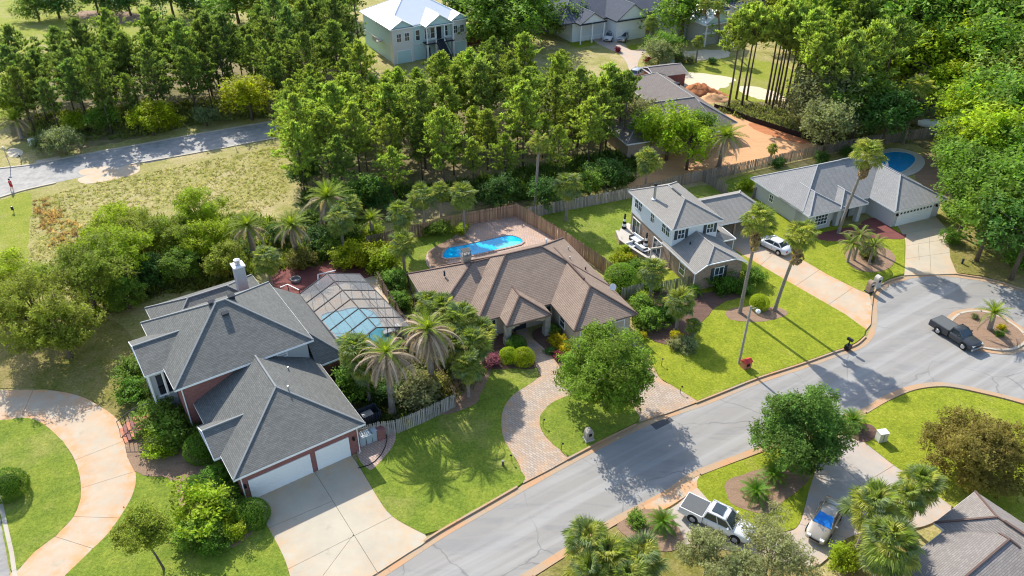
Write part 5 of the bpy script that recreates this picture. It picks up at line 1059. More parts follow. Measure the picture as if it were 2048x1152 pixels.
# person in red walking on the side street
def person(px, py, rz, label):
    t = thing('person', label, 'person', G(px, py, .02), rz)
    J = [(0, 0, .95), (0, 0, 1.2), (0, 0, 1.42), (0, 0, 1.52), (.01, 0, 1.66), (0, .10, .90), (.12, .11, .5), (.02, .11, .08), (.14, .11, .03), (0, -.10, .90), (-.10, -.11, .5), (-.28, -.11, .12), (-.18, -.11, .04), (0, .19, 1.40), (-.06, .24, 1.12), (.04, .26, .90), (0, -.19, 1.40), (.08, -.24, 1.12), (.20, -.24, .95)]
    E_ = [(0, 1), (1, 2), (2, 3), (3, 4), (0, 5), (5, 6), (6, 7), (7, 8), (0, 9), (9, 10), (10, 11), (11, 12), (2, 13), (13, 14), (14, 15), (2, 16), (16, 17), (17, 18)]
    rad = [.14, .13, .13, .055, .105, .10, .065, .045, .04, .10, .065, .045, .04, .06, .045, .035, .06, .045, .035]
    me = bpy.data.meshes.new('body'); me.from_pydata(J, E_, []); o = link('body', me, None, t)
    md = o.modifiers.new('skin', 'SKIN'); 
    for i, sv in enumerate(me.skin_vertices[0].data): sv.radius = (rad[i], rad[i]); sv.use_root = i == 0
    sb_ = o.modifiers.new('sub', 'SUBSURF'); sb_.levels = 1; sb_.render_levels = 2; me.materials.append(M['skin'])
    MB().lathe([(.10, .80), (.19, .84), (.185, 1.1), (.21, 1.38), (.13, 1.47), (.07, 1.5)], 12).build('shirt', 'red_cloth', t, smooth=True)
    MB().lathe([(.17, .62), (.2, .7), (.19, .96), (.15, .98)], 12).build('shorts', 'red_cloth', t, smooth=True)
    MB().lathe([(.118, 1.63), (.125, 1.72), (.10, 1.79), (.03, 1.82)], 12).build('hair', 'dark_cloth', t, smooth=True); return t
person(26, 381, .6, 'person in red clothes walking along the side street at the left edge')

# ================================================================= VEGETATION
def np_mesh(name, V, nv, tint=None, mat='leaf'):
    """V: (n*nv, 3) vertices of n separate nv-gons"""
    n_ = len(V)//nv; me = bpy.data.meshes.new(name)
    me.vertices.add(len(V)); me.vertices.foreach_set('co', V.astype(np.float32).ravel())
    me.loops.add(len(V)); me.loops.foreach_set('vertex_index', np.arange(len(V), dtype=np.int32))
    me.polygons.add(n_); me.polygons.foreach_set('loop_start', np.arange(0, len(V), nv, dtype=np.int32))
    me.update(calc_edges=True)
    if tint is not None:
        a = me.attributes.new('tint', 'FLOAT', 'POINT'); a.data.foreach_set('value', np.repeat(tint, nv).astype(np.float32))
    me.materials.append(M[mat]); return me
def unit(v): return v/np.maximum(np.linalg.norm(v, axis=-1, keepdims=True), 1e-9)
def leaf_quads(c, nrm, size, r):
    n_ = len(c); t = unit(np.cross(nrm, r.normal(size=(n_, 3)))); b_ = np.cross(nrm, t); s = size[:, None]
    return np.stack([c-t*s*.62, c-b_*s*.32+t*s*.05, c+t*s*.62, c+b_*s*.32+t*s*.05], 1).reshape(-1, 3)
def crown_mesh(name, rx, rz, lobes, n_leaf, size, seed, lobe_r=.34, flat=.75, gap=0., up=.55, low=-.55):
    """foliage: sprays of leaves on many uneven clumps set through the crown's volume"""
    r = np.random.default_rng(seed)
    d = unit(r.normal(size=(lobes*3, 3))); d = d[d[:, 2] > low][:lobes]; k = len(d)
    rad = r.uniform(.42, .98, k)**.8; C0 = d*rad[:, None]*np.array([rx, rx, rz])*(1+.16*r.normal(size=(k, 1)))
    lr = lobe_r*rx*r.uniform(.45, 1.35, k); w_ = lr**2; m = 13; ns = n_leaf//m; idx = r.choice(k, ns, p=w_/w_.sum())
    q = unit(r.normal(size=(ns, 3))); q[:, 2] = np.abs(q[:, 2])*np.where(r.random(ns) < .72, 1, -1)
    rr = lr[idx]*(.55+.75*r.random(ns)**.8); sc = C0[idx]+q*rr[:, None]*np.array([1, 1, flat])
    sdir = unit(q+np.array([0, 0, up*.6])+.5*r.normal(size=(ns, 3))); sl = size*2.6*r.uniform(.6, 1.5, ns)
    u = r.random((ns, m, 1)); c = sc[:, None]+sdir[:, None]*sl[:, None, None]*(u-.3)+r.normal(size=(ns, m, 3))*(size*.75)
    nrm = unit(sdir[:, None]*.35+np.array([0, 0, up+.25])+r.normal(size=(ns, m, 3))*.5).reshape(-1, 3); c = c.reshape(-1, 3); n_leaf = len(c)
    tint = np.clip(np.repeat(.5+.2*r.normal(size=ns)+.13*r.normal(size=k)[idx], m)+.07*r.normal(size=n_leaf), 0, 1)
    return np_mesh(name, leaf_quads(c, nrm, size*r.uniform(.6, 1.35, n_leaf), r), 4, tint), C0
def limb_mesh(name, h0, C0, r0=.25, lean=(0, 0), seed=0, nl=14, mat='bark', zc=0):
    rs = random.Random(seed); b = MB(); top = Vector((lean[0], lean[1], h0))
    p1 = Vector((lean[0]*.35+rs.uniform(-.1, .1), lean[1]*.35+rs.uniform(-.1, .1), h0*.5))
    b.tube([(0, 0, -.1), (0, 0, .25), p1, top], [r0*1.5, r0, r0*.85, r0*.7], 8)
    for c in list(C0)[:nl]:
        e = Vector((float(c[0]), float(c[1]), float(c[2])+zc)); s = top.lerp(p1, rs.uniform(0, .35)); m = s.lerp(e, .5)+Vector((0, 0, -.12*(e-s).length*rs.random()))
        b.tube([s, m, e], [r0*.5, r0*.28, r0*.08], 5)
    return b.mesh(name, uv=False, smooth=True)
COL = dict(lime=(0.31, 0.398, 0.02), green=(0.168, 0.275, 0.035), dark=(0.079, 0.167, 0.034), olive=(0.199, 0.199, 0.038), yellow=(0.345, 0.38, 0.012), oak=(0.25, 0.3, 0.035), grey=(0.208, 0.258, 0.111), hedge=(0.119, 0.231, 0.024), bronze=(0.22, 0.19, 0.045), pine=(0.224, 0.294, 0.07), pinel=(0.301, 0.378, 0.077), pined=(0.179, 0.25, 0.074), red=(0.28, 0.042, 0.077), gold=(0.462, 0.396, 0.012), pink=(0.3, 0.1, 0.14), sage=(0.27, 0.29, 0.124), holly=(0.148, 0.245, 0.045))
def tree_parts(t, crown, trunk, col, zc, jit=.12):
    c = link('crown', crown, None, t); c.location = (0, 0, zc); v = 1+random.uniform(-jit, jit); k = COL[col] if isinstance(col, str) else col
    c.color = (k[0]*v*random.uniform(.93, 1.07), k[1]*v, k[2]*v, 1)
    if trunk: link('trunk', trunk, 'bark', t)
    return c
# --- shared crown stock
BROAD = []
for i in range(6):
    cm, C0 = crown_mesh('broad_crown', 1, .78, 46, 6500, .085, 100+i, .30); BROAD.append((cm, limb_mesh('broad_trunk', .1, C0, .06, seed=i, zc=0)))
OPEN = []
for i in range(3):
    cm, C0 = crown_mesh('open_crown', 1, .62, 40, 5200, .075, 140+i, .22, gap=.2); OPEN.append((cm, C0))
def place(name, label, cat, px, py, zc, r_, col, stock=None, rz=1., group=None, ht=None, seed=None, base=None, dz=0):
    """broad-leaved tree: crown centre seen at px,py at height zc"""
    p = G(px, py, zc) if base is None else base; p = Vector((p.x, p.y, 0)); rs = random.Random(seed if seed is not None else int(px*7+py*13))
    t = thing(name, label, cat, p, rs.uniform(0, 6.28), group); cm, tk = (stock or BROAD)[rs.randrange(len(stock or BROAD))]
    c = tree_parts(t, cm, None, col, zc); c.scale = (r_, r_, r_*rz)
    if isinstance(tk, bpy.types.Mesh):
        o = link('trunk', tk, 'bark', t); o.location = (0, 0, zc); o.scale = (r_, r_, r_*rz)
        if zc-r_*.3 > .5: MB().tube([(0, 0, -.1), (.05, 0, zc*.5), (0, 0, zc+.1*r_)], [.05*r_+.08, .04*r_+.06, .05*r_], 7).build('stem', 'bark', t, uv=False, smooth=True)
    return t
def hero(name, label, px, py, zc, rx, rz_, col, n_leaf, size, seed, lobes=60, lobe_r=.26, trunk_r=.2, lean=(0, 0), low=-.5, cat='tree', nl=22, up=.55):
    p = G(px, py, zc); t = thing(name, label, cat, (p.x-lean[0], p.y-lean[1], 0)); cm, C0 = crown_mesh(name+'_crown', rx, rz_, lobes, n_leaf, size, seed, lobe_r, low=low, up=up)
    c = tree_parts(t, cm, None, col, zc, .02); c.location = (lean[0], lean[1], zc)
    link('trunk', limb_mesh(name+'_trunk', zc-rz_*.55, [(q[0]+lean[0], q[1]+lean[1], q[2]) for q in C0], trunk_r, lean, seed, nl, zc=zc), 'bark', t); return t
# --- pines
PINES = []
for i in range(7):
    r = np.random.default_rng(300+i); rs = random.Random(300+i); H_ = 1.0; z0 = (.30, .34, .42, .28, .38, .62, .66)[i]; R_ = (.25, .23, .215, .24, .21, .17, .16)[i]
    tk = MB(); tk.tube([(0, 0, -.01), (.004, 0, .3), (0, .006, .65), (0, 0, .97)], [.0135, .010, .0075, .002], 7); tips = []; dirs = []
    nb = 78 if i < 5 else 44
    for k in range(nb):
        f = k/(nb-1); z = z0+(.97-z0)*f; prof = math.sin(math.pi*min(1, (.10+f*.97)))**.6*(1-.45*f)+.06; L = R_*prof*rs.uniform(.4, 1.3); a = k*2.4+rs.uniform(-.6, .6); z += rs.uniform(-.02, .02)
        e = Vector((math.cos(a)*L, math.sin(a)*L, z+L*(.15+.5*f))); s = Vector((0, 0, z)); tk.tube([s, s.lerp(e, .55)+Vector((0, 0, -.004)), e], [.0035, .0024, .001], 3, False)
        for j in range(8 if L > .07 else 5):
            u = rs.uniform(.30, 1.05); q = s.lerp(e, u)+Vector((rs.gauss(0, .014), rs.gauss(0, .014), rs.gauss(.006, .009))); tips.append(q[:]); dirs.append((q.x*1.6+rs.gauss(0, .07), q.y*1.6+rs.gauss(0, .07), .30+rs.uniform(0, .25)))
    tips += [(rs.gauss(0, .012), rs.gauss(0, .012), .97+rs.uniform(-.03, .02)) for _ in range(14)]; dirs += [(rs.gauss(0, .3), rs.gauss(0, .3), 1) for _ in range(14)]
    T = np.array(tips); D = unit(np.array(dirs)); nn = 16; Tn = np.repeat(T, nn, 0)+np.repeat(D, nn, 0)*(r.random(len(T)*16)*.030)[:, None]; Dn = unit(np.repeat(D, nn, 0)+r.normal(size=(len(Tn), 3))*.42); L = .027*r.uniform(.6, 1.4, len(Tn)); sd_ = unit(np.cross(Dn, r.normal(size=(len(Tn), 3))))*.0036
    V = np.stack([Tn-sd_, Tn+sd_, Tn+Dn*L[:, None]+sd_*.8, Tn+Dn*L[:, None]-sd_*.8], 1).reshape(-1, 3)
    tint = np.clip(np.repeat(.52+.22*r.normal(size=len(T)), nn)+.08*r.normal(size=len(Tn)), 0, 1)
    PINES.append((np_mesh('pine_crown', V, 4, tint, 'needle'), tk.mesh('pine_trunk', uv=False, smooth=True)))
def pine(x, y, h, label, group, kinds=(0, 1, 2, 3, 4), col='pine', wid=1.):
    cm, tk = PINES[random.choice(kinds)]; t = thing('pine_tree', label, 'pine tree', (x, y, 0), random.uniform(0, 6.28), group)
    c = tree_parts(t, cm, None, col, 0, .18); o = link('trunk', tk, 'bark', t); wv = wid*random.uniform(.9, 1.12); c.scale = o.scale = (h*wv, h*wv, h); o.scale = (h, h, h); c.scale = (h*wv, h*wv, h); return t
def inside(x, y, P):
    k = False; n_ = len(P); j = n_-1
    for i in range(n_):
        if (P[i].y > y) != (P[j].y > y) and x < (P[j].x-P[i].x)*(y-P[i].y)/(P[j].y-P[i].y)+P[i].x: k = not k
        j = i
    return k
def scatter(px, spacing, seed, rnd=.9):
    P = [G(a, b_) for a, b_ in px]; rs = random.Random(seed); pts = []; x0, x1, y0, y1 = min(p.x for p in P), max(p.x for p in P), min(p.y for p in P), max(p.y for p in P)
    for _ in range(6000):
        x, y = rs.uniform(x0, x1), rs.uniform(y0, y1)
        if inside(x, y, P) and all((x-a)**2+(y-b_)**2 > spacing**2 for a, b_ in pts): pts.append((x, y))
    return pts
ORD = ['leftmost', 'second', 'third', 'fourth', 'fifth', 'sixth', 'seventh', 'eighth', 'ninth', 'tenth', 'eleventh', 'twelfth', 'thirteenth', 'fourteenth', 'fifteenth', 'sixteenth', 'seventeenth', 'eighteenth', 'nineteenth', 'twentieth', 'twenty-first', 'twenty-second', 'twenty-third', 'twenty-fourth', 'twenty-fifth', 'twenty-sixth', 'twenty-seventh', 'twenty-eighth']
def nth(i): return ORD[i]+(' from the left' if i else '')
def rowlab(pts, where):
    """trees at the front of the wood are told apart by their order; those behind are alike"""
    front = [p for p in pts if not any(q is not p and q[1] < p[1]-.5 and abs(math.atan2(q[0], q[1])-math.atan2(p[0], p[1])) < .022 for q in pts)]
    front.sort(key=lambda p: math.atan2(p[0], p[1])); fr = {p: i for i, p in enumerate(front[:28])}
    return [(x, y, 'pine %s on the front edge of the %s' % (nth(fr[(x, y)]), where) if (x, y) in fr else 'pine standing back among others in the %s' % where) for x, y in pts]
WA = [(45, 262), (66, 200), (140, 172), (240, 172), (330, 166), (420, 156), (480, 140), (560, 118), (700, 112), (715, 150), (690, 212), (600, 226), (540, 215), (450, 205), (400, 238), (330, 252), (262, 262), (200, 272), (120, 276)]
for x, y, lb in rowlab(scatter(WA, 4.0, 11), 'wood beyond the side street'): pine(x, y, random.uniform(8.5, 14), lb, 'pines beyond the side street', (0, 1, 2, 3), 'pined' if random.random() < .6 else 'pine', 1.15)
WB = [(562, 285), (600, 255), (660, 232), (740, 222), (850, 222), (930, 222), (950, 190), (1000, 188), (1100, 196), (1170, 226), (1205, 245), (1232, 268), (1240, 305), (1225, 345), (1150, 368), (1080, 372), (1000, 382), (900, 398), (820, 412), (730, 412), (640, 405), (590, 380)]
for x, y, lb in rowlab(scatter(WB, 3.9, 12), 'wood behind the back fences'): pine(x, y, random.uniform(7, 13), lb, 'pines of the dense middle wood', (0, 1, 2, 3, 4), random.choice(('pine', 'pinel', 'pinel')), 1.22)
TALL = [(1456, 217, 16), (1472, 198, 16), (1483, 214, 17), (1493, 200, 15), (1532, 206, 17), (1538, 210, 16), (1544, 219, 17), (1552, 206, 16), (1558, 214, 17.5), (1569, 218, 16), (1578, 222, 16), (1600, 245, 16), (1603, 261, 15), (1590, 232, 17)]
for i, (px, py, h) in enumerate(sorted(TALL)): p = G(px, py); pine(p.x, p.y, h, 'bare-trunked tall pine, %s of those on the building lot' % nth(i), 'bare-trunked pines at the building lot', (5, 6), 'pinel', 1.15)
WC = [(1590, 170), (1610, 240), (1650, 285), (1700, 280), (1760, 240), (1810, 200), (1850, 150), (1830, 90), (1700, 95), (1600, 120)]
for x, y, lb in rowlab(scatter(WC, 4.4, 13), 'mixed wood behind the far pool'): pine(x, y, random.uniform(13, 17), lb, 'pines of the right-hand wood', (2, 4, 5), 'pinel' if random.random() < .6 else 'pine', 1.15)
p = G(1245, 300); pine(p.x, p.y, 12, 'tall slim pine at the corner of the umber roof', None, (5,), 'pine'); p = G(1237, 285); pine(p.x, p.y, 11, 'second slim pine left of the umber roof', None, (6,), 'pinel')
p = G(720, 118); pine(p.x, p.y, 17, 'tall thin pine left of the pale blue house', None, (5,), 'pine')
# --- far trees along the top
far = [(70, 14, 3.6, 'green'), (110, 6, 4.5, 'dark'), (190, 0, 4.5, 'dark'), (255, 4, 4, 'dark'), (340, 0, 5, 'dark'), (400, 8, 3.6, 'green'), (470, 5, 6, 'green'), (560, 8, 6, 'oak'), (660, 0, 6, 'green'), (985, 30, 8, 'green'), (1040, 22, 8, 'green'), (950, 20, 6, 'dark'), (1010, 60, 6, 'green'), (1140, 42, 4.2, 'green'), (1368, 34, 6.5, 'green'), (1330, 95, 3.2, 'green'), (1318, 110, 3, 'sage'), (1540, 20, 5, 'yellow'), (1620, 25, 5, 'green'), (1690, 18, 6, 'dark'), (1760, 20, 6, 'yellow'), (1590, 60, 5, 'lime'), (1850, 10, 7, 'oak'), (1480, 5, 5, 'dark'), (1600, 8, 6, 'dark')]
for i, (px, py, r_, c) in enumerate(sorted(far)): place('leafy_tree', 'leafy tree %s along the top of the view' % nth(i), 'tree', px, py, r_*.75, r_, c, group='broad trees far at the top')
# --- broad-leaved wood on the right
right = [(1692, 50, 7.28, 'lime'), (1772, 60, 7.28, 'green'), (1852, 55, 8.32, 'green'), (1932, 55, 8.32, 'green'), (2012, 60, 8.32, 'green'), (1892, 110, 6.24, 'lime'), (1982, 120, 7.28, 'green'), (1827, 130, 5.72, 'lime'), (1957, 165, 4.78, 'yellow'), (1907, 175, 4.31, 'lime'), (2057, 160, 6.7, 'pinel'), (1992, 210, 5.74, 'green'), (1954, 240, 4.92, 'lime'), (2054, 240, 5.81, 'green'), (2004, 290, 5.37, 'lime'), (1929, 285, 4.02, 'green'), (2069, 320, 5.37, 'green'), (1939, 335, 4.02, 'green'), (1989, 370, 4.47, 'green'), (2059, 400, 5.37, 'green'), (1944, 395, 3.58, 'green'), (1984, 440, 3.75, 'green'), (2059, 470, 4.02, 'dark'), (1929, 350, 2.68, 'dark'), (2094, 250, 6.26, 'green')]
ROWS = [(0, 90, 'top'), (90, 150, 'second'), (150, 230, 'third'), (230, 310, 'fourth'), (310, 385, 'fifth'), (385, 999, 'lowest')]
def rlab(t):
    for a, b_, nm in ROWS:
        if a <= t[1] < b_: L = sorted(q for q in right if a <= q[1] < b_); return '%s tree, %s in the %s row of the right-hand wood' % ({'lime': 'lime-green', 'pinel': 'green', 'dark': 'dark green'}.get(t[3], t[3]), nth(L.index(t)), nm)
for i, (px, py, r_, c) in enumerate(right): place('broadleaf_tree', rlab(right[i]), 'tree', px, py, r_*1.25+1, r_*1.05, c, group='broad trees of the right-hand wood')
mixd = [(1630, 215, 4, 'sage', 'grey-green tree in front of the pine wood by the back fence'), (1672, 185, 5.5, 'sage', 'large grey-green oak above the back fence'), (1720, 210, 5, 'green', 'green tree right of the grey-green oak'), (1660, 250, 4, 'sage', 'low grey-green tree just behind the picket fence'), (1780, 235, 4.5, 'dark', 'dark tree behind the back fence near the leaning palm'),
 (1340, 258, 4.0, 'lime', 'spreading lime-green tree on the edge of the dirt lot'), (1392, 262, 3.2, 'green', 'green tree beside the spreading lime-green one'), (1283, 235, 3.2, 'sage', 'grey-green tree left of the umber roof'), (1305, 262, 2.6, 'green', 'small tree in front of the umber roof'), (1380, 285, 3.4, 'lime', 'lower right bough tree at the dirt lot')]
for px, py, r_, c, lb in mixd: place('broadleaf_tree', lb, 'tree', px, py, r_*1.1+.5, r_, c)
bush1 = [(300, 240, 3.2, 'yellow', 'wide yellow-green bush by the side street'), (330, 235, 2.2, 'yellow', 'small yellow-green bush beside the wide one'), (150, 245, 2, 'lime', 'pale green bush at the foot of the pines'), (125, 285, 2.4, 'sage', 'scrubby grey-green bush by the street'), (90, 285, 1.8, 'grey', 'small scrub bush near the left palm'), (205, 240, 2.6, 'green', 'green bush between two yellow-green ones'), (410, 235, 1.8, 'grey', 'low scrub at the wood edge'), (455, 222, 1.8, 'sage', 'low scrub right of the wood edge'), (30, 210, 3, 'oak', 'leafy tree above the left palm'), (700, 395, 3, 'green', 'green tree at the end of the middle wood'), (740, 390, 2.6, 'dark', 'dark tree behind the sabal palms'),
 (610, 350, 2.4, 'dark', 'dark bush at the left corner of the middle wood'), (1000, 385, 2.4, 'dark', 'dark bush behind the board fence'), (1090, 390, 2.4, 'dark', 'dark bush behind the grey fence'), (1210, 350, 2.6, 'dark', 'dark bush at the right end of the middle wood'), (1180, 370, 2.2, 'green', 'green bush above the grey fence')]
for px, py, r_, c, lb in bush1: place('bushy_tree', lb, 'tree', px, py, r_*.8, r_, c)
place('bushy_tree', 'bright yellow-green tree in front of the pine wood', 'tree', 505, 190, 3.7, 4.0, 'yellow', base=G(505, 240))
# --- spreading oaks on the left and the screen of trees behind the brick house
oaks = [(70, 610, 5.0, 4.6, 'oak', 'widest spreading oak at the left edge of the yard', 21), (165, 545, 4.6, 4.4, 'oak', 'spreading oak with a dark leaning trunk', 22), (120, 660, 3.4, 3.4, 'oak', 'lowest oak bough tree above the patchy yard', 23), (240, 505, 4.6, 3.6, 'lime', 'yellow-green oak behind the leaning trunk', 24), (20, 560, 4, 3.6, 'lime', 'oak cut by the left edge', 27)]
for px, py, zc, rx, c, lb, sd_ in oaks: hero('spreading_oak', lb, px, py, zc, rx, rx*.62, c, 20000, .17, sd_, 64, .19, .26, low=-.3)
scr = [(230, 445, 3.2, 3.0, 'lime', 'sunlit tree at the left end of the screen behind the brick house'), (290, 460, 3.2, 2.9, 'oak', 'second tree of the screen behind the brick house'), (340, 470, 3.4, 2.8, 'oak', 'darker tree in the middle of the screen'), (395, 415, 4.4, 3.0, 'lime', 'tallest yellow-green tree of the screen'), (410, 480, 3.0, 2.7, 'lime', 'vine-covered tree in the screen'), (450, 520, 2.6, 2.2, 'oak', 'low tree above the grey chimney'), (350, 530, 2.2, 2.1, 'green', 'low bush behind the back roof'), (300, 545, 2.0, 2.0, 'dark', 'dark bush behind the back roof'), (195, 500, 2.6, 2.6, 'lime', 'yellow tree between oak and screen'), (250, 590, 1.8, 1.8, 'green', 'round bush by the back left roof corner')]
for i, (px, py, zc, rx, c, lb) in enumerate(scr): hero('screen_tree', lb, px, py, zc, rx, rx*.85, c, 15000, .16, 40+i, 44, .24, .13, low=-.8)
# --- named near trees
hero('front_tree', 'round lime-green tree shading the paver driveway', 1212, 742, 4.2, 3.75, 2.9, (.195, .285, .03), 56000, .17, 61, 80, .22, .16, low=-.6)
hero('round_tree', 'dense mid-green tree by the near kerb', 1600, 862, 3.4, 3.5, 3.2, 'holly', 60000, .15, 62, 70, .22, .14, low=-.7)
hero('round_tree', 'round bronze-green tree on the bright lawn at the right', 1952, 905, 2.9, 3.5, 2.6, 'bronze', 60000, .14, 63, 90, .2, .15, low=-.6)
hero('small_oak', 'small leaning oak at the bottom left', 285, 1068, 3.4, 1.9, 1.3, 'oak', 16000, .13, 64, 26, .3, .09, lean=(-.9, .5), low=-.5)
hero('sparse_tree', 'sparse grey-green tree in front of the white pickup', 1418, 1108, 3.2, 1.9, 1.3, 'sage', 11000, .11, 65, 30, .30, .08, low=-.4)
hero('sparse_tree', 'larger sparse grey-green tree in front of the coupe', 1545, 1106, 3.4, 2.5, 1.6, 'sage', 17000, .11, 66, 36, .30, .09, low=-.4)
hero('sparse_tree', 'low grey-green tree at the bottom edge between two others', 1490, 1158, 3.0, 1.8, 1.2, 'sage', 9000, .11, 67, 26, .30, .08, low=-.4)
# --- shrubs, hedges, topiary
BUSH = []
for i in range(4):
    cm, C0 = crown_mesh('bush_crown', 1, .9, 30, 3800, .12, 170+i, .36, low=-.9); BUSH.append((cm, None))
BALL = []
for i in range(2):
    r = np.random.default_rng(190+i); q = unit(r.normal(size=(6500, 3))); rad = 1+.035*r.normal(size=6500)+.03*np.sin(q[:, 0]*5+i)*np.cos(q[:, 1]*4)
    BALL.append((np_mesh('ball_crown', leaf_quads(q*rad[:, None], unit(q+.5*r.normal(size=(6500, 3))), .07*r.uniform(.7, 1.3, 6500), r), 4, np.clip(.5+.15*r.normal(size=6500), 0, 1)), None))
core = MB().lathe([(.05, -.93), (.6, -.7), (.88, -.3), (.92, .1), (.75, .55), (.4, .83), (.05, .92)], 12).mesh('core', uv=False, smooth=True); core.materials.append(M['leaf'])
def shrub(px, py, r_, col, label, stock=None, h=.85, name='shrub', cat='shrub'):
    t = place(name, label, cat, px, py, r_*h*.75, r_, col, stock or BUSH, h)
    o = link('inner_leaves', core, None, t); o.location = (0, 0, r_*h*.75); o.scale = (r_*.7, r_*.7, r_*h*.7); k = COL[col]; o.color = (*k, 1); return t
for a in [(1017, 712, .95, 'lime', 'left one of the two clipped ball shrubs by the path'), (1047, 715, 1.1, 'lime', 'right one of the two clipped ball shrubs by the path'), (1033, 690, 1.05, 'hedge', 'clipped ball shrub in the shade behind the other two'), (17, 970, 1.45, 'hedge', 'round clipped shrub on the lawn inside the curved driveway'), (388, 972, .9, 'hedge', 'small clipped ball in the shade left of the garage'), (1243, 558, 1.9, 'green', 'big rounded shrub beside the brown roof corner'), (1519, 606, 1.05, 'lime', 'round shrub between the two tall palms'), (404, 897, 1.5, 'hedge', 'rounded dark shrub against the garage wing'), (505, 1028, 1.3, 'hedge', 'round shrub at the garage corner')]: shrub(*a, BALL, .92)
